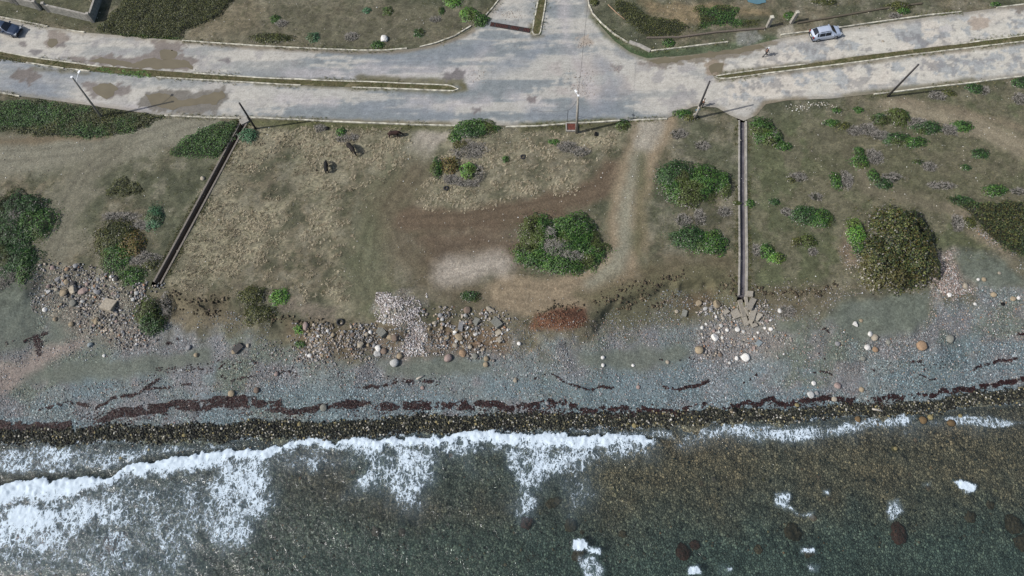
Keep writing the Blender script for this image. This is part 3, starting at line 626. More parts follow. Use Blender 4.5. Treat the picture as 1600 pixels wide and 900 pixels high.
# ------------------------------------------------------------------ water
def water_grid():
    gx = axis(-75, 75, 700, .16); gy = np.concatenate([-6-np.cumsum(.2*1.3**np.arange(28))[::-1], np.arange(-6, 22, .16)])
    X, Y = np.meshgrid(gx, gy); x = X.ravel(); y = Y.ravel()
    crest_line = [(-60,765),(0,757),(30,750),(80,748),(155,742),(168,745),(200,728),(230,722),(280,712),(330,707),(400,700),(430,691),(480,685),(525,688),(535,683),(600,683),(700,682),(715,675),(800,676),(860,678),(950,681),(1000,683),(1030,689),(1050,692)]
    thick_px = {-60:50,0:46,100:40,150:22,170:7,200:14,250:24,300:28,350:22,400:20,440:13,500:11,540:16,600:17,650:13,700:14,760:18,800:22,860:24,920:22,960:18,1000:8,1050:3}
    Cl = np.array([Pz(a, b, SEA+.2) for a, b in crest_line])
    ycl = np.interp(x, Cl[:, 0], Cl[:, 1])+(fbm(x, x*0, .35, 3, 201)-.5)*.9+(fbm(x, y, 1.3, 4, 202)-.5)*1.1
    tx = np.array([Pz(a, 720, SEA)[0] for a in thick_px]); tm = np.array([v*.082 for v in thick_px.values()])
    th = np.interp(x, tx, tm); d = ycl-y      # >0 seaward of the front
    on = smooth(tx[-1]+.5, tx[-1]-3, x)
    f = fbm(x, y, .7, 4, 203); f2 = fbm(x, y, 2.5, 3, 204)
    foam = smooth(-.05, .12, d)*smooth(th*1.3+1.2, th*.15-.1, d+(f-.5)*2.0)*on*(1.04-.34*fbm(x, y, 1.1, 3, 240)*smooth(.1, .8, d/np.maximum(th, .3))-.22*smooth(.35, .0, d)*fbm(x, y, 2.2, 2, 244))
    z = SEA+.11*np.exp(-((d-.45)/.55)**2)*on*smooth(-.3, .25, d)*np.clip(th, .3, 1.4)
    def mp(pts, soft=1., wob=1., seed=0):
        P = np.array([Pz(a, b, SEA) for a, b in pts])
        dd = local(x, y, P, 7, lambda a, b: sdf(a, b, P)+(fbm(a, b, .4, 5, 210+seed)-.5)*3.4*wob); return smooth(soft, -soft, dd)
    L_ = [([(-60,790),(0,790),(100,775),(180,765),(205,790),(200,825),(140,830),(110,880),(60,870),(0,870),(-60,880)], .62, 1.2),
          ([(0,790),(60,785),(100,800),(85,825),(20,830),(0,850)], .8, .8),
          ([(340,715),(430,700),(432,790),(420,800),(385,862),(330,858),(300,820),(320,760)], .60, 1.), ([(300,735),(340,725),(345,780),(300,790)], .4, 1),
          ([(235,825),(300,835),(300,905),(235,905)], .5, 1.), ([(470,695),(505,695),(500,740),(480,745)], .55, .8),
          ([(540,690),(600,700),(685,690),(680,760),(640,805),(600,775),(540,775),(560,730)], .57, 1.), ([(610,690),(680,690),(678,740),(620,745)], .68, 1),
          ([(770,690),(930,690),(940,715),(905,750),(860,745),(820,830),(800,790),(790,740)], .60, 1.2), ([(860,740),(930,730),(930,800),(880,830)], .42, 1.5), ([(680,690),(790,690),(790,710),(690,715)], .55, .7),
          ([(1065,668),(1140,660),(1200,665),(1260,668),(1330,660),(1400,646),(1438,648),(1430,668),(1360,672),(1300,684),(1200,692),(1060,690)], .60, .7), ([(1135,658),(1210,664),(1215,680),(1140,680)], .60, .7), ([(1340,655),(1432,645),(1420,666),(1345,668)], .62, .7),
          ([(1455,648),(1500,650),(1600,656),(1650,650),(1650,664),(1560,668),(1480,662)], .58, .5), ([(-60,700),(200,696),(400,690),(430,692),(330,705),(230,718),(170,738),(0,745),(-60,745)], .56, .8), ([(430,684),(700,676),(860,672),(1050,670),(1060,690),(1040,688),(900,676),(700,680),(430,690)], .5, .4),
          ([(895,842),(912,840),(920,852),(910,860),(894,858)], .98, .3), ([(912,853),(940,856),(938,866),(920,864)], .8, .3), ([(905,872),(930,868),(945,890),(935,910),(912,900)], .55, .5),
          ([(1076,888),(1090,884),(1096,896),(1076,898)], .98, .25), ([(1207,768),(1235,764),(1240,778),(1228,800),(1210,790)], .66, .4), ([(1222,785),(1234,788),(1250,800),(1275,796),(1272,812),(1245,808)], .62, .3),
          ([(1284,765),(1296,765),(1296,774),(1284,774)], .8, .25), ([(1383,780),(1405,776),(1410,800),(1395,818),(1384,815)], .58, .5), ([(1440,753),(1456,751),(1455,762),(1440,762)], .66, .3),
          ([(1486,752),(1500,748),(1525,758),(1522,768),(1502,766)], .98, .3), ([(1504,762),(1518,765),(1514,772),(1505,770)], .6, .3), ([(1250,855),(1272,855),(1276,864),(1250,866)], .7, .3), ([(1262,884),(1282,884),(1280,896),(1264,894)], .5, .4), ([(1135,886),(1146,886),(1144,894),(1134,894)], .7, .25),
          ([(40,825),(90,830),(90,865),(40,860)], .45, .6), ([(150,815),(200,815),(205,850),(170,880),(150,860)], .42, .8), ([(1125,878),(1140,882),(1135,900),(1120,895)], .3, .3), ([(795,790),(815,785),(825,810),(800,815)], .5, .5)]
    tail = smooth(0, .4, d)*smooth(5.5, .3, d+(fbm(x, y, .35, 4, 241)-.5)*5)*on*smooth(.38, .58, fbm(x, y, o=4, seed=242, sx=.22, sy=.10))
    foam = np.maximum(foam, .62*tail)
    L_ += [([(-60,760),(120,760),(330,740),(330,900),(300,910),(-60,910)], .46, 1.3), ([(330,700),(700,690),(690,720),(560,740),(440,740)], .46, 1.2), ([(1050,662),(1450,645),(1600,650),(1600,675),(1400,680),(1060,700)], .44, 1.), ([(60,760),(190,770),(230,830),(120,830),(60,800)], .62, 1.)]
    for k, (pts, a, w) in enumerate(L_):
        mk = mp(pts, 1.9 if w > .9 else (.9 if w > .6 else .35), w*.8, k); big = w > .6
        foam = np.maximum(foam, a*mk*((.66+.70*fbm(x, y, .6, 4, 230+k)) if big else 1.))
    dep = shore(x)-y
    foam = np.maximum(foam, .5*smooth(1.1, 0, np.abs(dep-.1)))
    chop = (fbm(x, y, .9, 4, 205, rot=.4)-.5)*.10*smooth(.3, 3, dep)+(fbm(x, y, o=3, seed=206, sx=.12, sy=.4, rot=-.15)-.5)*.22*smooth(1, 6, dep)
    z = z+chop+foam*foam*((f2-.35)*.3+(fbm(x, y, 5., 2, 250)-.5)*.16)
    keep = (dep > -1.6)
    fcs = grid_faces(len(gx), len(gy)); fk = keep[fcs].all(1)&(y[fcs].mean(1) < 30); fcs = fcs[fk]
    used = np.unique(fcs); rem = np.full(len(x), -1); rem[used] = np.arange(len(used))
    tex = np.stack([foam, smooth(0, 6, dep), foam], 1)
    o = mesh_np("sea_water", np.stack([x, y, z], 1)[used], rem[fcs], None, None, tex[used], True)
    return tag(o, kind='structure')
sea = water_grid()
def water_material():
    m, nt, b = mat("sea_water"); nt.nodes.remove(b); out = nt.nodes["Material Output"]
    tx = N(nt, "ShaderNodeSeparateColor"); L(nt, N(nt, "ShaderNodeAttribute", attribute_name="Tex").outputs["Color"], tx.inputs[0])
    pos = N(nt, "ShaderNodeNewGeometry").outputs["Position"]
    dn = N(nt, "ShaderNodeTexNoise", i_Scale=1.4, i_Detail=3.); L(nt, pos, dn.inputs["Vector"])
    mf = N(nt, "ShaderNodeMapping", i_Scale=(1.2, .72, 1.), i_Rotation=(0, 0, .15)); L(nt, pos, mf.inputs[0])
    wp = N(nt, "ShaderNodeVectorMath", operation='MULTIPLY_ADD'); L(nt, dn.outputs["Color"], wp.inputs[0]); wp.inputs[1].default_value = (1.1, 1.1, 0); L(nt, mf.outputs[0], wp.inputs[2])
    v = N(nt, "ShaderNodeTexVoronoi", i_Scale=2.6, feature='DISTANCE_TO_EDGE'); L(nt, wp.outputs[0], v.inputs["Vector"])
    v2 = N(nt, "ShaderNodeTexVoronoi", i_Scale=6.2, feature='DISTANCE_TO_EDGE'); L(nt, wp.outputs[0], v2.inputs["Vector"])
    v0 = N(nt, "ShaderNodeTexVoronoi", i_Scale=1.05, feature='DISTANCE_TO_EDGE'); L(nt, wp.outputs[0], v0.inputs["Vector"])
    fn = N(nt, "ShaderNodeTexNoise", i_Scale=2.2, i_Detail=6., i_Roughness=.7); L(nt, pos, fn.inputs["Vector"])
    pat = math_n(nt, 'ADD', math_n(nt, 'ADD', math_n(nt, 'MULTIPLY', math_n(nt, 'MINIMUM', v.outputs[0], .35), .75), math_n(nt, 'MULTIPLY', math_n(nt, 'MINIMUM', v0.outputs[0], .45), .55)), math_n(nt, 'MULTIPLY', math_n(nt, 'MINIMUM', v2.outputs[0], .4), .7))
    pat = math_n(nt, 'ADD', pat, math_n(nt, 'MULTIPLY', fn.outputs[0], .62))       # ~0.2 (lace) .. 0.9 (holes)
    a = math_n(nt, 'MULTIPLY', math_n(nt, 'SUBTRACT', tx.outputs[0], math_n(nt, 'MULTIPLY', pat, .98)), 6.0, clamp=True)
    bpw = N(nt, "ShaderNodeTexNoise", i_Scale=2.6, i_Detail=5., i_Roughness=.62, i_Distortion=.6); mpw = N(nt, "ShaderNodeMapping", i_Scale=(1., .75, 1.), i_Rotation=(0, 0, .6)); L(nt, pos, mpw.inputs[0]); L(nt, mpw.outputs[0], bpw.inputs["Vector"])
    hsum = math_n(nt, 'ADD', bpw.outputs[0], math_n(nt, 'MULTIPLY', a, .25))
    bp = N(nt, "ShaderNodeBump", i_Strength=.8, i_Distance=.12); L(nt, hsum, bp.inputs["Height"])
    tr = N(nt, "ShaderNodeBsdfTransparent"); L(nt, mixc(nt, tx.outputs[1], (.94, .96, .96), (.84, .91, .91)), tr.inputs[0])
    gl = N(nt, "ShaderNodeBsdfGlossy", i_Roughness=.1); L(nt, bp.outputs[0], gl.inputs["Normal"])
    fr = N(nt, "ShaderNodeFresnel", i_IOR=1.34); L(nt, bp.outputs[0], fr.inputs["Normal"])
    ms = N(nt, "ShaderNodeMixShader"); L(nt, fr.outputs[0], ms.inputs[0]); L(nt, tr.outputs[0], ms.inputs[1]); L(nt, gl.outputs[0], ms.inputs[2])
    df = N(nt, "ShaderNodeBsdfDiffuse"); df.inputs[0].default_value = (.49, .565, .62, 1)
    bp2 = N(nt, "ShaderNodeBump", i_Strength=.7, i_Distance=.12); L(nt, fn.outputs[0], bp2.inputs["Height"]); L(nt, bp2.outputs[0], df.inputs["Normal"])
    # thin milky water where there is foam about
    dm = N(nt, "ShaderNodeBsdfDiffuse"); dm.inputs[0].default_value = (.26, .36, .42, 1)
    milk = N(nt, "ShaderNodeMixShader"); L(nt, math_n(nt, 'MULTIPLY', math_n(nt, 'POWER', tx.outputs[0], 1.8), .42), milk.inputs[0]); L(nt, ms.outputs[0], milk.inputs[1]); L(nt, dm.outputs[0], milk.inputs[2])
    # suspended silt veils the bottom a little, more where it is deeper
    sil = N(nt, "ShaderNodeBsdfDiffuse"); sil.inputs[0].default_value = (.062, .078, .066, 1)
    ms2 = N(nt, "ShaderNodeMixShader"); L(nt, math_n(nt, 'MULTIPLY_ADD', tx.outputs[1], .10, .02), ms2.inputs[0]); L(nt, milk.outputs[0], ms2.inputs[1]); L(nt, sil.outputs[0], ms2.inputs[2])
    fin = N(nt, "ShaderNodeMixShader"); L(nt, a, fin.inputs[0]); L(nt, ms2.outputs[0], fin.inputs[1]); L(nt, df.outputs[0], fin.inputs[2]); L(nt, fin.outputs[0], out.inputs["Surface"])
    return m
sea.data.materials.append(water_material())

# ------------------------------------------------------------------ loose stones, wrack and litter (nobody could count them)
def ico(sub=1):
    bm = bmesh.new(); bmesh.ops.create_icosphere(bm, subdivisions=sub, radius=1); bm.verts.ensure_lookup_table()
    v = np.array([p.co[:] for p in bm.verts]); f = np.array([[q.index for q in p.verts] for p in bm.faces]); bm.free(); return v, f
ICO_V, ICO_F = ico(1)
def scatter_mesh(name, x, y, size, cols, flat=.6, sink=.25, zf=None, mt=None):
    n = len(x); r = np.random.RandomState(n+3)
    z = (zf or ground_z)(x, y); a = r.rand(n)*6.283; sx = size*r.uniform(.7, 1.25, n); sy = size*r.uniform(.6, 1.1, n); sz = size*flat*r.uniform(.7, 1.2, n)
    jit = 1+(r.rand(n, len(ICO_V))-.5)*.45
    P = ICO_V[None]*jit[:, :, None]; px = P[..., 0]*sx[:, None]; py = P[..., 1]*sy[:, None]
    vx = px*np.cos(a)[:, None]-py*np.sin(a)[:, None]+x[:, None]; vy = px*np.sin(a)[:, None]+py*np.cos(a)[:, None]+y[:, None]; vz = P[..., 2]*sz[:, None]+(z+sz*(1-2*sink))[:, None]
    V = np.stack([vx, vy, vz], -1).reshape(-1, 3); Fc = (ICO_F[None]+np.arange(n)[:, None, None]*len(ICO_V)).reshape(-1, 3)
    return mesh_np(name, V, Fc, mt or M_STONES, np.repeat(cols, len(ICO_V), 0))
def pick(n, pal, w, r, var=.18):
    i = r.choice(len(pal), n, p=np.array(w)/sum(w)); return np.clip(np.array([pal[k] for k in i])*(1+(r.rand(n, 1)-.5)*2*var), .005, .8)
PAL_G = [C(150,156,158), C(128,134,136), C(168,158,152), C(205,205,205), C(100,104,102), C(152,140,120), C(112,122,112), C(140,120,116)]
W_G = [4, 5, 3, 1.2, 3.2, 1.5, 2, 1]
PAL_W = [C(20,22,19), C(34,37,31), C(56,58,50), C(15,15,14), C(112,108,84), C(150,138,98), C(150,146,136), C(78,76,62), C(196,192,180)]
W_W = [4, 6, 7, 3.5, 2.2, .8, 1.4, 4.5, .6]
def rpoly(pts, n, r):
    P = conv(pts); out = []
    lo = P.min(0); hi = P.max(0); X = np.zeros(0); Y = np.zeros(0)
    while len(X) < n:
        x = r.uniform(lo[0], hi[0], n*2); y = r.uniform(lo[1], hi[1], n*2)
        k = sdf(x, y, P)+(fbm(x, y, .5, 4, 77)-.5)*5+np.abs(r.randn(n*2))*.7-.3 < 0; k &= in_sands(x, y)+.3*r.rand(n*2) < .5; X = np.concatenate([X, x[k]]); Y = np.concatenate([Y, y[k]])
        if len(X) == 0: break
    return X[:n], Y[:n]
r = np.random.RandomState(5)
# beach shingle
n = 46000; x = r.uniform(-66, 72, n); ys_, yc_ = shore(x), crest(x); t = r.rand(n)**.8; y = ys_+1.6+(yc_-ys_-2.4)*t
p = fbm(x, y, .25, 3, 301)*1.1+fbm(x, y, .9, 3, 302)*.5-.25*t; k = (p > .58+.25*(r.rand(n)-.5)*1.6)
k &= in_sands(x, y)+.35*r.rand(n) < .5; x, y = x[k], y[k]; s = .045+.07*r.rand(len(x))**3.5
tag(scatter_mesh("shingle", x, y, s, pick(len(x), PAL_G, W_G, r)), "loose grey and pink pebbles strewn over the upper beach", "pebbles", kind='stuff')
# wet cobble band
n = 21000; x = r.uniform(-64, 70, n); wl_ = np.interp(x, [-64, -30, 0, 25, 45, 70], [1.2, 1.6, 1.6, 1.1, .9, 1.2]); y = shore(x)-.35+(wl_+.45)*(r.rand(n)**.9)+(fbm(x, x*0, .5, 3, 303)-.5)*.7+r.randn(n)*.12
s = .07+.10*r.rand(n)**2.2
tag(scatter_mesh("wet_cobbles", x, y, s, pick(n, PAL_W, W_W, r), .7), "dark wet cobbles with yellow ones along the water's edge", "cobbles", kind='stuff')
# rubble stones in the spills
PAL_R = [C(160,155,150), C(140,132,124), C(178,166,150), C(126,128,130), C(205,202,198), C(170,132,104), C(110,106,98), C(92,92,90)]
WR = [4, 4, 3, 3, 1, .8, 2, 1.5]
xs, ys, ss, cs = [], [], [], []
for pts, n, s0, s1, pal, w in (([(60,412),(130,412),(182,430),(215,460),(214,500),(240,532),(200,545),(150,525),(110,478),(62,462)], 1700, .07, .20, PAL_R, WR),
    ([(590,470),(602,458),(620,456),(632,464),(645,456),(656,464),(650,482),(654,500),(668,525),(662,548),(635,565),(615,550),(640,520),(600,500),(585,488)], 4200, .05, .12, [C(206,198,194), C(182,174,170), C(228,226,222), C(160,148,138), C(104,96,90)], [4, 4, 2.5, 2, 2]),
    ([(455,505),(580,505),(610,555),(560,565),(470,556)], 1100, .07, .20, PAL_R, WR), ([(660,478),(795,486),(805,560),(740,568),(660,560)], 1200, .07, .22, PAL_R, WR),
    ([(1090,465),(1200,470),(1240,520),(1215,560),(1090,552)], 1800, .06, .18, PAL_R, WR), ([(1450,400),(1492,390),(1500,430),(1520,455),(1460,470)], 1300, .05, .12, [C(180,165,158), C(200,196,192), C(150,130,120)], [3, 2, 3]),
    ([(1310,395),(1335,340),(1345,400),(1335,430)], 350, .05, .10, PAL_R, WR), ([(400,520),(520,520),(640,560),(640,580),(430,570)], 700, .06, .15, PAL_R, WR), ([(215,440),(262,446),(250,470),(215,470)], 200, .08, .25, PAL_R, WR),
    ([(1480,320),(1510,330),(1550,370),(1590,400),(1510,360)], 350, .05, .1, PAL_R, WR), ([(850,484),(912,480),(914,508),(840,512)], 420, .05, .12, [C(120,84,64), C(90,60,48), C(150,130,112)], [3, 3, 1]),
    ([(0,440),(60,460),(60,480),(0,500)], 60, .06, .12, PAL_R, WR), ([(800,500),(1090,500),(1090,560),(800,580)], 1100, .05, .10, PAL_R, WR), ([(1170,440),(1330,440),(1500,470),(1600,450),(1600,540),(1200,560)], 1700, .05, .11, PAL_R, WR), ([(40,600),(600,570),(600,600),(40,640)], 500, .05, .1, PAL_R, WR)):
    a, b = rpoly(pts, n, r); kk = fbm(a, b, .7, 3, 540)+.25*(r.rand(n)-.5) > .40; a, b = a[kk], b[kk]; n = len(a); xs.append(a); ys.append(b); ss.append(s0+(s1-s0)*r.rand(n)**2.5); cs.append(pick(n, pal, w, r))
tag(scatter_mesh("rubble", np.concatenate(xs), np.concatenate(ys), np.concatenate(ss), np.concatenate(cs), .7, .2), "small broken stones spilling down the bank onto the beach", "rubble", kind='stuff')
# pale stones dotted over the land
n = 9000; x = r.uniform(-76, 78, n); y = r.uniform(26, 78, n); k = (road_sd(x, y) > .5) & (y > crest(x)) & (fbm(x, y, .2, 4, 305)*.8+r.rand(n)*.35 > .53)
x, y = x[k], y[k]; s = .03+.065*r.rand(len(x))**4
tt_ = r.rand(90); q_ = np.array([W(1228+a*76, 167-a*2+3*math.sin(a*7))[:2] for a in tt_])+r.randn(90, 2)*.28; ex, ey = q_[:, 0], q_[:, 1]; x = np.concatenate([x, ex]); y = np.concatenate([y, ey]); s = np.concatenate([s, .05+.07*r.rand(90)])
tag(scatter_mesh("pale_stones", x, y, s, pick(len(x), [C(222,220,212), C(190,182,168), C(150,142,128)], [1.6, 2, 3], r)), "pale stones and scraps of litter dotted over the grass", "stones", kind='stuff')
# debris on the junction
xs, ys = [], []
for pts, n in (([(900,62),(922,56),(924,70),(905,76)], 60), ([(880,115),(920,110),(930,150),(895,148)], 160), ([(770,15),(800,12),(815,32),(780,34)], 120), ([(735,110),(760,112),(755,130),(735,132)], 70), ([(950,95),(970,98),(975,115),(960,112)], 40)):
    a, b = rpoly(pts, n, r); xs.append(a); ys.append(b)
x = np.concatenate(xs); y = np.concatenate(ys)
tag(scatter_mesh("road_debris", x, y, .03+.05*r.rand(len(x))**2, pick(len(x), [C(190,176,166), C(150,136,124), C(120,108,98)], [2, 2, 1], r), zf=lambda a, b: a*0+.035), "crumbled stones and dirt scattered on the road junction", "debris", kind='stuff')
# clods along the cracked bank edge
xs, ys = [], []
for pts, w in (([(925,476),(960,462),(985,452),(1010,446),(1040,434),(1070,430)], .35), ([(960,490),(990,476),(1015,462)], .3), ([(268,462),(290,474),(320,470),(350,462),(360,468)], .35), ([(1000,470),(1030,474),(1060,456)], .3), ([(1120,455),(1145,440),(1150,462)], .5), ([(1172,455),(1240,460),(1310,450)], .25), ([(840,487),(870,478),(912,476)], .3), ([(300,480),(330,490),(345,480)], .25), ([(400,480),(450,505),(520,512)], .4)):
    P = conv(pts)
    for a, b in zip(P[:-1], P[1:]):
        L_ = np.linalg.norm(b-a); m_ = int(L_*13); t = r.rand(m_); e = (b-a)/L_; q = a+np.outer(t, b-a)+np.outer(r.randn(m_)*w, [-e[1], e[0]]); q[:, 1] += (fbm(q[:, 0], q[:, 0]*0, .9, 3, 313)-.5)*1.6; xs.append(q[:, 0]); ys.append(q[:, 1])
x = np.concatenate(xs); y = np.concatenate(ys)
tag(scatter_mesh("soil_clods", x, y, .06+.15*r.rand(len(x))**2, pick(len(x), [C(84,74,58), C(66,58,46), C(120,108,88), C(100,90,70)], [3, 3, 2, 3], r), .8, .3), "dark clods of earth along the crumbling edge of the bank", "clods", kind='stuff')
# small dark seabed stones & bigger cobbles under water
n = 3500; x = r.uniform(-58, 66, n); y = shore(x)-r.rand(n)*15
tag(scatter_mesh("seabed_stones", x, y, .07+.14*r.rand(n)**3, pick(n, [C(100,96,82), C(82,88,82), C(132,120,98), C(168,156,120), C(66,68,64), C(150,120,92)], [4, 4, 2, .6, 4, .5], r), .6, .35), "rounded stones covering the sea floor", "stones", kind='stuff')

# seaweed wrack lines
def flakes(name, x, y, s, cols, mt, lift=.03, tilt=.5, zf=ground_z, asp=1.):
    n = len(x); r = np.random.RandomState(n); z = zf(x, y)+lift+r.rand(n)*lift; a = r.rand(n)*6.283
    c = np.array([[-1, -1], [1, -1], [1, 1], [-1, 1]])*.5*(1+(r.rand(n, 4, 2)-.5)*.7)
    c = c*np.stack([s, s*asp], 1)[:, None]
    u = c[..., 0]*np.cos(a)[:, None]-c[..., 1]*np.sin(a)[:, None]; v = c[..., 0]*np.sin(a)[:, None]+c[..., 1]*np.cos(a)[:, None]
    tx = (r.rand(n)-.5)*2*tilt; ty = (r.rand(n)-.5)*2*tilt; w = u*tx[:, None]+v*ty[:, None]
    V = np.stack([x[:, None]+u, y[:, None]+v, z[:, None]+w+np.abs(w).max(1)[:, None]*.5], -1).reshape(-1, 3)
    return mesh_np(name, V, np.arange(4*n).reshape(-1, 4), mt, np.repeat(cols, 4, 0))
wx, wy = [], []
for pts, w, den in (([(-60,655),(0,668),(40,672),(75,670),(112,662)], .75, 120), ([(60,645),(72,642),(105,628),(140,630)], .28, 60), ([(150,635),(180,622),(205,615),(225,605),(250,590)], .3, 45), ([(225,605),(270,606),(300,602)], .22, 30), ([(140,668),(185,645),(220,636),(260,637),(300,632),(350,630),(400,629)], .8, 130),
    ([(190,642),(230,640),(300,637),(400,635),(440,628)], .6, 110), ([(400,632),(440,640),(480,636),(510,630),(545,634),(580,628)], .55, 70), ([(540,630),(600,634),(650,632),(700,636),(730,628)], .75, 80), ([(700,635),(760,632),(800,634),(850,628)], .6, 100), ([(855,630),(870,637),(885,625)], .45, 90), ([(890,630),(930,640),(966,632),(1000,640)], .42, 90),
    ([(1000,640),(1050,642),(1085,636),(1102,628)], .6, 120), ([(560,604),(590,605),(610,598),(650,593),(682,598)], .28, 45), ([(815,588),(850,586),(880,596),(920,605),(960,600)], .2, 30), ([(1035,603),(1060,605),(1108,598)], .28, 55), ([(1160,596),(1183,586)], .25, 40),
    ([(1130,640),(1165,626),(1185,634),(1205,622),(1215,632),(1300,628),(1345,625),(1430,620)], .42, 75), ([(1430,618),(1475,608),(1540,602),(1600,590),(1700,580)], .45, 110), ([(1260,590),(1280,586),(1300,590)], .18, 30), ([(1280,558),(1290,568)], .15, 25), ([(1355,574),(1365,580),(1380,586)], .25, 20), ([(1390,572),(1440,564)], .2, 18), ([(1435,585),(1462,588)], .16, 25), ([(1520,575),(1560,562),(1600,558)], .25, 30), ([(1575,524),(1600,518)], .2, 35), ([(245,530),(268,538)], .3, 40), ([(275,530),(292,537)], .3, 30), ([(345,592),(360,600),(400,590)], .25, 20), ([(0,545),(30,538),(60,530)], .45, 30), ([(55,530),(60,558)], .6, 40), ([(55,545),(65,540),(70,520)], .6, 40),
    ([(100,655),(300,640),(430,640)], 1.5, 6), ([(440,640),(760,640),(1100,640)], 1.3, 5), ([(1200,636),(1400,628)], 1.1, 14), ([(780,640),(1000,645)], .8, 15), ([(400,575),(700,600)], .8, 3), ([(240,580),(400,570)], 1.0, 5), ([(1030,560),(1100,560)], .4, 3), ([(1280,515),(1295,525)], .3, 12), ([(1340,575),(1480,570)], .8, 4)):
    P = conv(pts)
    for a, b in zip(P[:-1], P[1:]):
        L_ = np.linalg.norm(b-a); n = int(L_*w*2*den*(2.2 if w < .35 else 1.3)); t = r.rand(n); o = np.clip(r.randn(n), -1.6, 1.6)*w*.36; e = (b-a)/L_; q = a+np.outer(t, b-a); q = q+np.outer(o, [-e[1], e[0]])
        c = fbm(q[:, 0], q[:, 1], .9, 4, 310); q[:, 1] += (fbm(q[:, 0], q[:, 0]*0, .4, 3, 311)-.5)*1.2; c = c*.6+.4*fbm(q[:, 0], q[:, 1], 2.6, 3, 312); k = c > .495-.0005*den; wx.append(q[k, 0]); wy.append(q[k, 1])
x = np.concatenate(wx); y = np.concatenate(wy)
tag(flakes("seaweed", x, y, .07+.10*r.rand(len(x)), pick(len(x), [C(40,22,22), C(26,16,16), C(58,32,30), C(70,46,40)], [4, 3, 3, 1], r), M_WEED, .03, .35), "dark reddish brown seaweed washed up in lines along the shingle", "seaweed", kind='stuff')
# straw grass tufts in the dry fields
def blades(name, x, y, ln, cols, lean=.9, wdt=.03, nb=5, zf=ground_z, dirb=None):
    n = len(x)*nb; r = np.random.RandomState(n % 9999); bx = np.repeat(x, nb)+r.randn(n)*.05; by = np.repeat(y, nb)+r.randn(n)*.05; z = zf(bx, by)-.02; l = np.repeat(ln, nb)*r.uniform(.6, 1.2, n)
    a = r.rand(n)*6.283 if dirb is None else np.repeat(dirb, nb)+r.randn(n)*.7; le = lean*r.uniform(.4, 1.1, n); tx = np.cos(a)*l*np.sin(le); ty = np.sin(a)*l*np.sin(le); tz = l*np.cos(le); wx = -np.sin(a)*wdt; wy = np.cos(a)*wdt
    V = np.stack([np.stack([bx-wx, by-wy, z], 1), np.stack([bx+wx, by+wy, z], 1), np.stack([bx+tx+wx*.3, by+ty+wy*.3, z+tz], 1), np.stack([bx+tx-wx*.3, by+ty-wy*.3, z+tz], 1)], 1).reshape(-1, 3)
    return mesh_np(name, V, np.arange(4*n).reshape(-1, 4), M_TWIG, np.repeat(np.repeat(cols, nb, 0), 4, 0))
def field(pts, n):
    x, y = rpoly(pts, n, r); c = fbm(x, y, o=4, seed=320, sx=.8, sy=1.7, rot=.25); k = (c > .47+.16*(r.rand(n)-.5)+.9*np.maximum(0, .5-fbm(x, y, .13, 3, 321))) & (road_sd(x, y) > .4) & (drain_d(x, y) > .7); return x[k], y[k]
xs, ys = zip(field([(395,198),(640,200),(645,235),(600,285),(545,350),(545,420),(540,480),(470,480),(400,440),(340,450),(268,452),(275,400),(335,270),(372,225)], 15000), field([(700,215),(830,205),(975,205),(955,250),(930,290),(860,310),(760,325),(680,335),(650,315),(655,280),(690,240)], 5500))
x = np.concatenate(xs); y = np.concatenate(ys)
tag(blades("dry_grass", x, y, .18+.16*r.rand(len(x)), pick(len(x), [C(200,190,164), C(182,170,146), C(156,144,120), C(112,108,84)], [3, 4, 3, 2], r), 1.15, .022, 5, dirb=(fbm(x, y, .3, 3, 330)-.5)*6), "pale dry grass growing in tufts on the flat land above the beach", "grass", kind='stuff')
kx, ky = [], []
for kk_ in kerbs:
    P = np.array([Pz(*q) for q in kk_])
    for a, b in zip(P[:-1], P[1:]):
        L_ = np.linalg.norm(b-a); m_ = int(L_*16); t = r.rand(m_); e = (b-a)/L_; q = a+np.outer(t, b-a)+np.outer(r.randn(m_)*.28, [-e[1], e[0]]); kx.append(q[:, 0]); ky.append(q[:, 1])
n_k = sum(map(len, kx))
kx = np.concatenate(kx); ky = np.concatenate(ky); kk_ = fbm(kx, ky, .22, 4, 333) > .47; kx, ky = kx[kk_], ky[kk_]
mx, my = [], []
for P in (wpoly(med1_top+med1_bot[::-1][1:]), wpoly(med2_top+med2_bot[::-1][:-1]), wpoly(med3)):
    lo, hi = P.min(0), P.max(0); m_ = int((hi-lo).prod()*14); a = r.uniform(lo[0], hi[0], m_); b = r.uniform(lo[1], hi[1], m_); q = sdf(a, b, P) < -.15; mx.append(a[q]); my.append(b[q])
mx = np.concatenate(mx); my = np.concatenate(my); q = fbm(mx, my, .8, 3, 334) > .46; kx = np.concatenate([kx, mx[q]]); ky = np.concatenate([ky, my[q]])
tag(blades("verge_grass", kx, ky, .12+.10*r.rand(len(kx)), pick(len(kx), [C(96,104,56), C(118,116,78), C(72,88,40), C(138,130,98)], [3, 3, 2, 2], r), .9, .022, 5, zf=lambda a, b: a*0+.1), "grass and weeds growing along the kerbs and on the median strips", "grass", kind='stuff')
dx_, dy_ = [], []
for P in (dl, dr):
    for a, b in zip(P[:-1], P[1:]):
        a, b = a[:2], b[:2]; L_ = np.linalg.norm(b-a); m_ = int(L_*40); t = r.rand(m_); e = (b-a)/L_; sgn = np.where(r.rand(m_) < .5, 1, -1)*(.62+np.abs(r.randn(m_))*.25); q = a+np.outer(t, b-a)+np.outer(sgn, [-e[1], e[0]]); dx_.append(q[:, 0]); dy_.append(q[:, 1])
dx_ = np.concatenate(dx_); dy_ = np.concatenate(dy_); q = fbm(dx_, dy_, .5, 4, 335) > .48; dx_, dy_ = dx_[q], dy_[q]
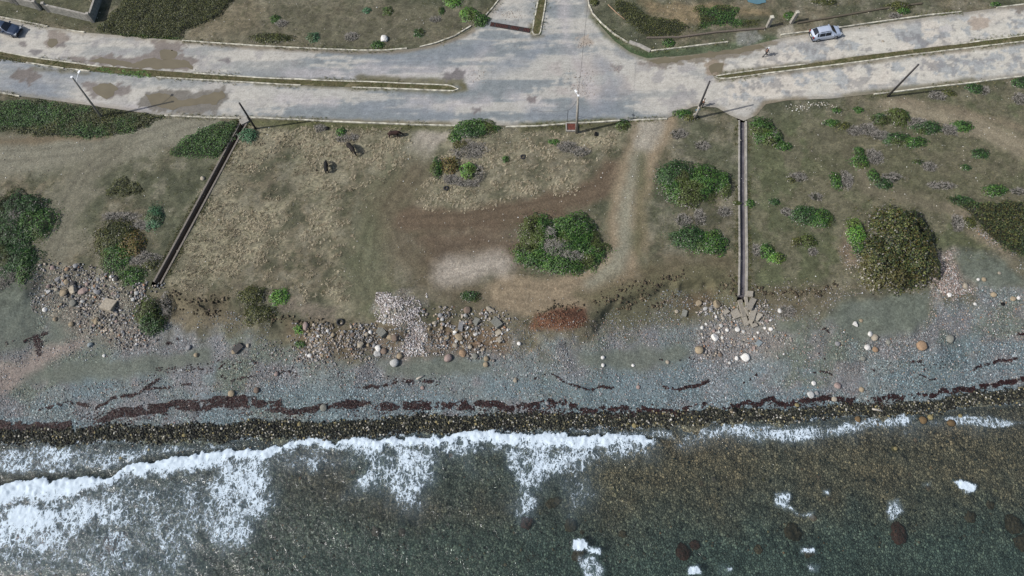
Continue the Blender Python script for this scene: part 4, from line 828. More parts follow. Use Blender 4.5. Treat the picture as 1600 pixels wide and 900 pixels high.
tag(blades("drain_weeds", dx_, dy_, .14+.16*r.rand(len(dx_)), pick(len(dx_), [C(88,92,54), C(126,118,90), C(66,78,40)], [3, 3, 2], r), .9, .022, 5), "weeds and dry grass growing against the sides of the two drains", "grass", kind='stuff')
n = 26000; x = r.uniform(-76, 78, n); y = r.uniform(24, 78, n); c = fbm(x, y, .5, 4, 331); k = (road_sd(x, y) > .3) & (y > crest(x)-.3) & (c > .5) & (drain_d(x, y) > .8) & (near_tracks(x, y)+.3*r.rand(n) < .5); x, y = x[k], y[k]
tag(blades("low_grass", x, y, .10+.10*r.rand(len(x)), pick(len(x), [C(88,92,56), C(112,108,76), C(70,78,44), C(134,124,96)], [3, 3, 2, 2], r), 1.0, .022, 4), "short olive green grass between the tracks", "grass", kind='stuff')

# ------------------------------------------------------------------ shrubs
GREEN = [C(56,88,34), C(42,72,28), C(72,102,38), C(30,54,22)]; DEEP = [C(40,68,28), C(28,50,22), C(54,84,34), C(42,64,38)]
OLIVE = [C(66,72,30), C(52,58,26), C(84,84,38), C(44,50,26)]; BRIGHT = [C(84,122,44), C(66,108,40), C(100,134,52), C(54,92,34)]
GRAPE = [C(54,64,30), C(40,52,26), C(84,88,46), C(26,30,18), C(70,62,30)]; RUSTY = [C(98,90,40), C(120,96,52), C(72,82,34), C(86,70,40)]; TEAL = [C(60,98,66), C(78,112,80), C(48,84,52)]
DEADC = [C(156,151,142), C(126,121,114), C(184,178,168), C(94,90,84)]
PALS = dict(g=GREEN, d=DEEP, o=OLIVE, b=BRIGHT, s=GRAPE, r=RUSTY, t=TEAL)
M_UNDER = simple("leaf_gap_shade", (.018,.020,.010), .95, var=.4, scale=3)  # near-black so gaps between leaves read dark: shade put into the colour
def leaves_np(X, Y, Z, Nn, s, cols, r, thin=1.):
    n = len(X); Nn = Nn+r.randn(n, 3)*.42+np.array([-.15, -.05, .25]); Nn /= np.linalg.norm(Nn, axis=1)[:, None]
    u = np.cross(Nn, r.randn(n, 3)); u /= np.linalg.norm(u, axis=1)[:, None]+1e-9; v = np.cross(Nn, u); P = np.stack([X, Y, Z], 1)
    s = s[:, None]; V = np.stack([P-u*s, P-v*s*.55*thin, P+u*s, P+v*s*.55*thin], 1).reshape(-1, 3)
    return V, np.repeat(cols, 4, 0)
def region(comp):
    """(px,py,rx,ry) ellipse -> centre & radii in metres"""
    c = W(comp[0], comp[1]); a = W(comp[0]+comp[2], comp[1]); b = W(comp[0], comp[1]-comp[3]); d = W(comp[0], comp[1]+comp[3])
    return c[0], (b[1]+d[1])/2, a[0]-c[0], (b[1]-d[1])/2
SH = 0
def shrub(comps, label, H=None, name="shrub", size=.085, den=150, group=None, cat="shrub"):
    """comps: (px,py,rx,ry,kind) with kind a palette letter or 'x' for dead twigs"""
    global SH
    SH += 1; r = np.random.RandomState(SH*7+1)
    R_ = [(*region(c), c[4], c) for c in comps]; alive = sum(q[4] != 'x' for q in R_); cx = np.mean([q[0] for q in R_]); cy = np.mean([q[1] for q in R_]); base = float(ground_z(cx, cy))
    t = empty(name, (cx, cy, base), label, cat, group=group)
    VL, CL, VT, CT, VH, FH = [], [], [], [], [], []; off_ = np.array([cx, cy, base])
    for x0, y0, a, b, kd, c in R_:
        h = H if H else max(.3, min(1.5, .55*min(a, b)+.15)); area = math.pi*a*b; dead = kd == 'x'
        hh = h*(.8 if dead else 1); n = int(max(60, area*(den*1.1 if dead else den)*((.085/size)**1.6 if not dead else 1)))
        th = r.rand(n)*6.283; rr = np.sqrt(r.rand(n))*(1+.05*r.randn(n)); rr = np.where(r.rand(n) < (.0 if dead else .14), rr*(1+.22*np.abs(r.randn(n))), rr); edge = .62+.78*fbm(np.cos(th)*2.2+x0, np.sin(th)*2.2+y0, 1., 4, 400+SH % 40)
        X = x0+np.cos(th)*rr*a*edge; Y = y0+np.sin(th)*rr*b*edge; rc = np.clip(rr, 0, .999)
        bump = fbm(X, Y, 1.1/max(.5, min(1.6, min(a, b)*.45)), 3, 440+SH % 20)
        Z = ground_z(X, Y)+hh*(1-rc**3.)*(.45+1.1*(bump-.15))*(1-.35*r.rand(n)**2)+.03
        if dead and alive >= 4: Z = Z+.55
        nr = np.stack([np.cos(th)*rc*.9, np.sin(th)*rc*.9, np.full(n, .9)], 1)
        if dead:
            keep = fbm(X, Y, 1.4, 3, 470) > .27; X, Y, Z = X[keep], Y[keep], Z[keep]; m = len(X)
            d = np.stack([r.randn(m), r.randn(m), r.rand(m)*.9], 1); d /= np.linalg.norm(d, axis=1)[:, None]; s = d.copy(); s[:, 0], s[:, 1] = -d[:, 1], d[:, 0]; s[:, 2] = 0
            s /= np.linalg.norm(s, axis=1)[:, None]+1e-9; l = (.10+.22*r.rand(m))[:, None]; w = .011+.012*r.rand(m)[:, None]; P = np.stack([X, Y, Z], 1)
            mesh_np("dead_twigs", np.stack([P-s*w, P+s*w, P+d*l+s*w*.5, P+d*l-s*w*.5], 1).reshape(-1, 3)-off_, np.arange(4*m).reshape(-1, 4), M_TWIG, np.repeat(pick(m, DEADC, [3, 3, 2, 2], r), 4, 0), parent=t)
        else:
            pal = PALS[kd]; cl = pick(n, pal, [3]*len(pal), r, .25); cl = cl*(1.05+.9*fbm(X, Y, .6, 3, 480))[:, None]
            f = smooth(.56, .68, fbm(X, Y, .35, 3, 490+SH % 9))[:, None]; cl = cl*(1-f*.5)+C(92,84,44)*f*.5
            gm = (r.rand(n) < .03+.20*smooth(.7, 1.0, rr)*fbm(X, Y, .9, 2, 530)*1.6); cl[gm] = pick(int(gm.sum()), DEADC, [3, 3, 2, 2], r)*.9
            V, c4 = leaves_np(X, Y, Z, nr, size*r.uniform(.6, 1.35, n), np.clip(cl, .003, .5), r); VL.append(V); CL.append(c4)
        # dark hull under the leaves, interior shade put into its colour
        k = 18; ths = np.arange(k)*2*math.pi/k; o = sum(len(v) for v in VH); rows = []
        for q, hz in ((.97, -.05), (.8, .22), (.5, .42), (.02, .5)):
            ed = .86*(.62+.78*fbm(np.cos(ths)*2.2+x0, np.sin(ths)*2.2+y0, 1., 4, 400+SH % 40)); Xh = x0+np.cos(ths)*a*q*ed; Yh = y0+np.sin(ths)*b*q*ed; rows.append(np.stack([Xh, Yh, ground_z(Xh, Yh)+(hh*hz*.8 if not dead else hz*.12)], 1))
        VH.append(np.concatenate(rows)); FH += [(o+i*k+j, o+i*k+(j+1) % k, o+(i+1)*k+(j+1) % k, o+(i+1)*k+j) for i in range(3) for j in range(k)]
    off_ = np.array([cx, cy, base])
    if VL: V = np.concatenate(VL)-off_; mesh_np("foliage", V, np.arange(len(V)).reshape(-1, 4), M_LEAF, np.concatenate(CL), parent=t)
    mesh_np("shade_hull", np.concatenate(VH)-off_, np.array(FH), M_UNDER, parent=t)
    return t
def mat_shrub(pts, label, pals, H=.35, den=130, size=.08, name="creeping_shrub", cat="shrub"):
    """low creeping mat filling an outline"""
    global SH
    SH += 1; r = np.random.RandomState(SH*7+2); P = conv(pts); c = P.mean(0); base = float(ground_z(*c)); t = empty(name, (c[0], c[1], base), label, cat)
    ar = abs(sum(P[i][0]*P[(i+1) % len(P)][1]-P[(i+1) % len(P)][0]*P[i][1] for i in range(len(P))))/2; n = int(ar*den)
    lo, hi = P.min(0)-.5, P.max(0)+.5; m = int(n*(hi-lo).prod()/ar); X = r.uniform(lo[0], hi[0], m); Y = r.uniform(lo[1], hi[1], m); d = sdf(X, Y, P)+(fbm(X, Y, .8, 4, 500)-.5)*1.2; k = d < .1*r.randn(m); X, Y, d = X[k], Y[k], d[k]; n = len(X)
    b = fbm(X, Y, .8, 4, 510); g = fbm(X, Y, .25, 3, 520)
    Z = ground_z(X, Y)+.02+H*smooth(0, -.5, d)*(.3+1.3*(b-.2))*(1-.4*r.rand(n)**2); nr = np.tile([0, 0, 1.], (n, 1))
    c1 = pick(n, PALS[pals[0]], [1]*len(PALS[pals[0]]), r, .25); c2 = pick(n, PALS[pals[1]], [1]*len(PALS[pals[1]]), r, .25); w = smooth(.42, .58, g+.15*(r.rand(n)-.5))[:, None]; cl = (c1*(1-w)+c2*w)*(.85+.8*b)[:, None]
    V, c4 = leaves_np(X, Y, Z, nr, size*r.uniform(.6, 1.35, n), np.clip(cl, .003, .5), r); off_ = np.array([c[0], c[1], base]); mesh_np("foliage", V-off_, np.arange(len(V)).reshape(-1, 4), M_LEAF, c4, parent=t)
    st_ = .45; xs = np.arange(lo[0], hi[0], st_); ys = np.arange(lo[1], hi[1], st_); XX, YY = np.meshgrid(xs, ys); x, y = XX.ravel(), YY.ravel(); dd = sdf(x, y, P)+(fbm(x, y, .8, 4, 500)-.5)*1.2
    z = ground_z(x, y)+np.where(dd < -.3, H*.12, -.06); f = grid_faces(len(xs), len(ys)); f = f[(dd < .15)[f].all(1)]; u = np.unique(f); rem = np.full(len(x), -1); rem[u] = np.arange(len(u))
    mesh_np("shade_hull", np.stack([x, y, z], 1)[u]-off_, rem[f], M_UNDER, parent=t); return t  # dark sheet under the mat, its colour standing in for shade between leaves

mat_shrub([(0,156),(40,154),(90,160),(170,170),(256,181),(235,200),(185,212),(140,218),(60,214),(20,206),(-60,196),(-60,152)], "long low mat of creeping green shrub around the foot of the leftmost pole", "go", .45)
mat_shrub([(150,46),(172,25),(190,5),(205,-20),(372,-20),(362,8),(345,24),(318,40),(288,50),(286,62),(240,62),(190,57),(160,52)], "large dark creeping shrub beside the road, right of the stone wall corner", "oo", .6)
mat_shrub([(180,52),(230,56),(285,58),(285,63),(240,62),(190,57)], "strip of fresh green creeper along the road edge of the large dark shrub", "gg", .3)
mat_shrub([(262,236),(285,218),(340,190),(372,186),(377,196),(352,243),(322,250),(276,245)], "dark creeping shrub at the top of the diagonal drain", "og", .6)
mat_shrub([(128,104),(180,106),(245,113),(302,118),(296,122),(240,122.5),(190,121),(130,112)], "bright green plant strip overgrowing the kerb of the left median", "gb", .3)
mat_shrub([(-40,80),(0,86),(36,92),(40,100),(0,98),(-40,92)], "dark green plants covering the far left end of the median", "go", .35)
mat_shrub([(960,0),(992,4),(1008,22),(1060,32),(1082,44),(1062,55),(1020,58),(1000,50),(985,40),(962,15)], "dark creeping shrub in the corner plot beside the side road", "oo", .4, 110)
mat_shrub([(1082,12),(1120,8),(1160,12),(1150,28),(1190,30),(1180,40),(1120,42),(1085,48),(1090,38),(1095,30)], "dark green shrub patch on the brown soil of the corner plot", "og", .4, 110)
mat_shrub([(168,300),(180,285),(196,277),(225,292),(228,300),(218,306),(190,309),(172,304)], "small pointed dark shrub alone on the bare ground left of the diagonal drain", "oo", .5)
mat_shrub([(1480,310),(1500,308),(1530,318),(1570,315),(1640,320),(1650,400),(1600,400),(1575,392),(1545,372),(1525,345),(1505,325)], "large dark shrub with olive leaves at the right edge above the beach", "ds", .9, 110, .10)
S = shrub
S([(1403,375,55,46,'s'),(1385,420,48,38,'s'),(1425,405,38,40,'s'),(1400,350,40,22,'s'),(1360,400,22,30,'s')], "big rounded sea grape bush with olive brown leaves at the edge of the beach", 2.4, "bush", .13, 190, cat="bush")
S([(1337,366,15,24,'b'),(1342,388,12,12,'g')], "bright green bush touching the left side of the big olive bush", 1.)
S([(876,384,54,32,'g'),(840,362,34,26,'g'),(895,358,40,24,'g'),(920,392,32,30,'g'),(835,400,34,22,'g'),(880,412,46,18,'g'),(868,390,24,13,'x'),(859,370,8,12,'x'),(893,404,20,9,'x')], "large round green bush with a dead grey middle, between the two tracks", 1.2, "bush", cat="bush")
S([(1056,275,34,24,'d'),(1100,282,38,24,'g'),(1075,300,42,24,'g'),(1130,290,12,22,'g')], "wide green bush beside the right drain, the larger of the pair", 1.2, "bush", cat="bush")
S([(1080,372,32,20,'d'),(1110,380,28,22,'g')], "green bush beside the right drain, below the wider one", .9, "bush", cat="bush")
S([(1068,345,12,10,'x'),(1092,340,9,14,'x')], "dead grey scrub between the two green bushes by the right drain", .5, "dead_scrub")
S([(1132,331,11,8,'x')], "small dead grey scrub touching the left side of the right drain", .4, "dead_scrub")
S([(30,325,48,26,'d'),(55,350,34,28,'g'),(15,365,40,34,'d'),(28,345,14,20,'x')], "big green thicket at the left edge with grey patches", 1.1, "bush", cat="bush")
S([(10,405,50,38,'d'),(40,415,14,30,'g'),(-10,430,40,30,'x')], "lower part of the thicket at the left edge, above the pebbles", .8, "bush", cat="bush")
S([(180,372,34,30,'o'),(185,398,28,28,'g'),(205,385,24,26,'r')], "dark olive shrub above the left rubble slope", .9)
S([(242,340,15,20,'t')], "pale green feathery plant right of the dark olive shrub", .6, "plant", cat="plant")
S([(190,340,30,8,'x'),(225,352,18,8,'x')], "thin dead scrub along the top of the dark olive shrub", .35, "dead_scrub")
S([(225,405,28,12,'x')], "dead grey branches right of the dark olive shrub, near the foot of the diagonal drain", .5, "dead_scrub")
S([(205,432,22,16,'g'),(235,412,14,10,'o')], "green shrub at the foot of the dark olive shrub", .5)
S([(232,487,24,22,'g'),(240,505,24,20,'d'),(262,478,8,22,'x')], "round green bush on the beach below the end of the diagonal drain", 1., "bush", cat="bush")
S([(395,462,24,16,'o'),(402,490,30,16,'o')], "dark green shrub hanging over the eroded bank", .6)
S([(437,464,17,13,'b')], "bright green shrub on the bank, right of the dark hanging one", .5)
S([(466,516,9,8,'b')], "small bright green plant beside a pinkish stone on the bank", .3, "plant", cat="plant")
S([(470,538,10,6,'g')], "small green plant low on the bank above the beach", .25, "plant", cat="plant")
S([(388,212,16,12,'t')], "blue green feathery bush at the foot of the second pole", .7)
S([(533,207,10,8,'g')], "small green shrub above the black cow", .4)
S([(536,217,12,6,'x'),(552,215,8,6,'x')], "grey dead scrub below the small green shrub, touching the black cow", .3, "dead_scrub")
S([(500,201,9,7,'x')], "pale dead tussock left of the cows, by the kerb", .3, "dead_scrub")
S([(735,463,16,9,'d')], "small dark green bush above the scattered boulders", .5)
S([(745,198,40,13,'g'),(735,208,30,10,'d')], "spreading green shrub at the road edge by the middle track", .6)
S([(711,214,12,9,'g')], "small green shrub at the lower left of the spreading roadside shrub", .4)
S([(735,235,28,14,'x'),(720,228,14,8,'o')], "grey dead scrub with dull green below the roadside shrub", .4, "dead_scrub")
S([(682,264,11,15,'g'),(703,260,16,14,'r')], "rounded bush turning orange brown in the small dry field", .9)
S([(732,268,14,14,'b'),(750,272,7,13,'x')], "pale green bush with a dead grey right side in the small dry field", 1.)
S([(706,281,16,8,'x'),(732,287,20,6,'x')], "dark dead scrub under the two rounded bushes of the small dry field", .35, "dead_scrub")
S([(790,249,6,6,'g')], "tiny green shrub alone right of the two rounded bushes", .3)
S([(886,230,18,9,'x'),(908,238,14,8,'x')], "dead grey thorn scrub right of the tyre in the small dry field", .5, "dead_scrub")
S([(866,222,10,5,'g')], "low green plant at the left end of the thorn scrub", .25, "plant", cat="plant")
S([(973,196,12,10,'g')], "leafy green shrub growing at the kerb right of the middle pole", .5)
S([(1066,178,20,7,'g'),(1080,184,14,6,'o')], "green creeper on the earth mound at the foot of the fourth pole", .4, "plant", cat="plant")
S([(1097,228,12,7,'x')], "grey dead scrub above the wide green bush", .4, "dead_scrub")
S([(1060,210,14,8,'x')], "dull dead scrub below the earth mound", .3, "dead_scrub")
S([(1190,203,20,22,'g'),(1205,215,18,14,'g'),(1208,212,9,8,'x')], "green bush right of the upper end of the right drain", .9)
S([(1224,229,15,7,'g')], "low green shrub at the lower right of the bush by the drain", .4)
S([(1152,318,7,4,'g')], "small green plant growing in the right drain", .3, "plant", cat="plant")
S([(1172,318,8,7,'g')], "small green plant against the outer wall of the right drain", .35, "plant", cat="plant")
S([(1198,392,14,12,'g'),(1213,403,14,10,'b')], "green shrub right of the lower end of the right drain", .5)
S([(1181,392,7,10,'x')], "grey dead scrub between the drain and the green shrub", .35, "dead_scrub")
S([(1258,336,26,16,'d'),(1282,342,20,16,'g')], "rounded green bush in the open grass left of the big olive bush", .8)
S([(1230,332,10,7,'x')], "grey dead scrub at the left side of the rounded green bush", .3, "dead_scrub")
S([(1262,377,15,11,'g'),(1245,378,10,8,'o')], "small green shrub below the rounded green bush", .5)
S([(1270,394,8,7,'x')], "tiny grey dead shrub under the small green shrub", .3, "dead_scrub")
S([(1210,316,9,6,'d')], "small dark plant right of the drain in the open grass", .3, "plant", cat="plant")
S([(1246,277,14,7,'x'),(1236,281,7,5,'o')], "lone grey scrub with a dull green side in the open grass", .35, "dead_scrub")
S([(1275,308,10,6,'x')], "lone dead scrub above the rounded green bush", .3, "dead_scrub")
S([(1308,173,9,5,'g')], "small green shrub under the lower right road, leftmost of its row", .35)
S([(1341,172,9,5,'g')], "small green shrub under the lower right road, second of its row", .35)
S([(1300,193,14,6,'g'),(1318,198,16,7,'o'),(1335,205,14,8,'x')], "long green and grey shrub row under the lower right road", .4)
S([(1375,188,14,11,'d'),(1404,183,20,16,'g')], "bushy green shrub below the fifth pole", .7)
S([(1357,203,14,10,'x')], "dead grey scrub left of the bushy shrub below the fifth pole", .4, "dead_scrub")
S([(1450,200,26,11,'d'),(1432,192,16,8,'x'),(1482,204,14,9,'x')], "green shrub with grey ends in the middle of the right grassland", .5)
S([(1504,198,18,9,'g')], "green shrub at the right end of the shrub row in the grassland", .5)
S([(1400,218,24,11,'d'),(1428,222,22,9,'g'),(1375,212,16,8,'x')], "long low green shrub in the middle of the right grassland", .5)
S([(1345,252,15,13,'g'),(1365,246,14,13,'x'),(1342,236,9,6,'g')], "green shrub with grey twigs on its right side, left part of the grassland", .5)
S([(1306,284,11,14,'g'),(1322,282,11,14,'x')], "narrow green shrub with grey twigs above the rounded bush", .5)
S([(1364,275,9,10,'g'),(1380,287,16,10,'d'),(1392,278,18,8,'x')], "green and grey shrub above the big olive bush", .5)
S([(1433,253,9,4,'d'),(1450,261,12,8,'x')], "small dark shrub with pale twigs in the right grassland", .35)
S([(1532,241,15,9,'d')], "lone dark green shrub near the right dirt track", .4)
S([(1508,262,10,5,'d')], "tiny dark shrub near the right dirt track, below the lone one", .3)
S([(1470,290,24,6,'x')], "thin line of grey scrub left of the large right edge shrub", .25, "dead_scrub")
S([(1555,298,20,10,'g'),(1590,300,12,6,'x')], "light green shrub on top of the large right edge shrub", .6)
S([(1515,348,10,10,'o'),(1496,350,10,14,'x')], "small olive shrub on the pink gravel left of the large right edge shrub", .4)
S([(1523,139,15,8,'d'),(1537,142,8,7,'x')], "dark green shrub just under the kerb of the lower right road", .5)
S([(1597,130,16,9,'d')], "dark green shrub at the right edge by the kerb", .5)
S([(1595,155,14,10,'x')], "grey dead scrub at the right edge below the kerb shrub", .4, "dead_scrub")
S([(1465,150,16,7,'x'),(1482,146,12,6,'o')], "grey scrub with white flowers between the dirt track and the kerb", .3, "dead_scrub")
S([(1228,487,14,10,'x')], "purple grey dead scrub lying on the upper beach", .25, "dead_scrub")
S([(425,60,36,8,'o')], "low dark shrub at the roadside, left part of the upper verge", .5)
S([(430,30,8,7,'g')], "small green shrub with grey twigs on the upper verge", .4)
S([(440,37,10,6,'x')], "grey twigs beside the small green shrub on the upper verge", .3, "dead_scrub")
S([(489,59,11,8,'t')], "feathery green shrub on the upper verge, right of the low dark one", .4)
S([(550,58,12,7,'x')], "dead grey scrub on the upper verge left of the white boulder", .35, "dead_scrub")
S([(573,17,7,5,'t')], "tiny blue green shrub at the top of the upper verge", .3)
S([(606,18,9,7,'g')], "small green shrub at the top of the upper verge", .4)
S([(590,71,11,7,'g')], "small green shrub at the kerb under the white boulder", .35)
S([(655,52,10,7,'d')], "small dark green shrub near the curved kerb", .4)
S([(680,31,10,5,'x')], "grey scrub left of the bright bushes by the side road", .3, "dead_scrub")
S([(708,3,15,10,'b')], "bright green bush at the top, left of the side road", .7)
S([(690,17,5,6,'g')], "small green shrub below the bright top bush", .4)
S([(733,23,15,11,'b'),(752,33,16,11,'g')], "bright green bush on the corner of the side road, above the drain grate", .8)
S([(928,4,8,7,'o')], "dark shrub at the top, on the right corner of the side road", .5)
S([(1045,68,10,7,'g')], "small green shrub above the broken kerb", .35)
S([(1235,25,12,7,'g')], "green shrub between the two gate posts", .4)
S([(1405,10,22,8,'o'),(1412,18,11,5,'g')], "dark shrub on the verge above the right road", .5)
S([(1398,26,10,5,'x')], "grey twigs at the kerb of the right road", .3, "dead_scrub")
S([(1290,4,20,6,'o')], "dark shrub at the top edge above the silver car", .4)
S([(1555,7,9,4,'g')], "small green shrub at the kerb near the top right corner", .3)
S([(1538,66,9,3,'g')], "small green plant on the right median strip", .2, "plant", cat="plant")

# ------------------------------------------------------------------ rocks, each one its own object
def rock_mesh(seed, kind):
    rr = np.random.RandomState(seed); bm = bmesh.new()
    if kind == 'slab':
        bmesh.ops.create_cube(bm, size=2)
        for v in bm.verts: v.co += Vector((rr.uniform(-.16, .16), rr.uniform(-.12, .12), rr.uniform(-.1, .1)))
        bmesh.ops.bevel(bm, geom=bm.edges[:], offset=.06, segments=1, affect='EDGES'); bmesh.ops.triangulate(bm, faces=bm.faces[:]); bmesh.ops.subdivide_edges(bm, edges=bm.edges[:], cuts=1)
        for v in bm.verts: v.co += Vector(rr.uniform(-.025, .025, 3))
    else:
        bmesh.ops.create_icosphere(bm, subdivisions=3, radius=1); pl = [(Vector(rr.randn(3)).normalized(), rr.uniform(.55, .9)) for _ in range(9 if kind == 'ang' else 4)]
        for v in bm.verts:
            for nrm, d in pl:
                k = v.co.dot(nrm)-d
                if k > 0: v.co -= nrm*k*(.95 if kind == 'ang' else .55)
            p = v.co; v.co = p*(1+.10*(float(fbm(p.x*1.3+seed, p.y*1.3+p.z*1.7, 1., 3, seed % 50))-.5)*2)
    me = bpy.data.meshes.new("rock"); bm.to_mesh(me); bm.free()
    me.materials.append(M_ROCK)
    for p in me.polygons: p.use_smooth = (kind == 'round')
    return me
def reef_material():
    m, nt, b = mat("reef_rock"); oc = N(nt, "ShaderNodeObjectInfo").outputs["Color"]; pos = N(nt, "ShaderNodeNewGeometry").outputs["Position"]
    n = N(nt, "ShaderNodeTexNoise", i_Scale=4., i_Detail=6., i_Roughness=.75); L(nt, pos, n.inputs["Vector"])
    c = mixc(nt, ramp(nt, n.outputs[0], [(.48, 0.), (.62, 1.)]), oc, tuple(C(58,56,48)))
    L(nt, mixc(nt, 1., c, ramp(nt, n.outputs[0], [(.3, .35), (.5, 1.), (.7, 1.8)]), 'MULTIPLY'), b.inputs["Base Color"]); b.inputs["Roughness"].default_value = .7
    bp = N(nt, "ShaderNodeBump", i_Strength=1., i_Distance=.15); L(nt, n.outputs[0], bp.inputs["Height"]); L(nt, bp.outputs[0], b.inputs["Normal"]); return m
M_REEF = reef_material()
def reef_mesh(seed):
    bm = bmesh.new(); bmesh.ops.create_icosphere(bm, subdivisions=4, radius=1)
    for v in bm.verts:
        p = v.co.copy(); k = float(fbm(p.x*1.2+seed*3+p.z, p.y*1.2+p.z*.7+seed, 1., 4, seed+60)); k2 = float(fbm(p.x*4+seed+p.z*2, p.y*4-p.z*3, 1., 3, seed+70)); v.co = p*(.45+.85*k+.45*(k2-.5))
    me = bpy.data.meshes.new("reef_rock"); bm.to_mesh(me); bm.free(); me.materials.append(M_REEF)
    for p in me.polygons: p.use_smooth = True
    return me
MR_ = {'reef': [reef_mesh(i) for i in range(6)]}
MR = {k: [rock_mesh(s+31*i, k) for s in range(5)] for i, k in enumerate(('round', 'ang', 'slab'))}; MR.update(MR_)
COLS = dict(white=C(226,224,218), beige=C(188,176,154), tan=C(172,152,118), orange=C(178,140,100), pinkish=C(176,150,142), grey=C(146,146,146), dark=C(84,82,80), brown=C(120,94,74), greenish=C(132,134,124), blue=C(150,166,172), black=C(24,24,24), red=C(96,52,38), ochre=C(150,134,66), concrete=C(160,154,142), pale=C(190,190,186), dun=C(110,92,66))
for _k in ('beige','tan','orange','pinkish','brown','greenish','blue','ochre'): COLS[_k] = COLS[_k]*.62+C(140,137,130)*.38
def rock(px, py, d, col, label, kind='round', asp=1., rot=None, name="rock", flat=.62, group=None, cat="rock", zoff=0., h=None):
    p = W(px, py); m = rnd.choice(MR[kind]); o = link(bpy.data.objects.new(name, m)); sc = d*.085/2*(1. if py < 300 else .93)*(1.05 if kind not in ('slab', 'reef') else (.82 if kind == 'slab' else 1.))
    o.scale = (sc*asp, sc, (h/2 if h else sc*flat)); o.rotation_euler = (rnd.uniform(-.12, .12), rnd.uniform(-.12, .12), R(rot) if rot is not None else rnd.uniform(0, 6.28))
    o.location = (p[0], p[1], p[2]+o.scale[2]*.45+zoff); c = COLS[col]*rnd.uniform(.9, 1.1); o.color = (*[float(min(.85, q)) for q in c], 1)
    return tag(o, label, cat, group)
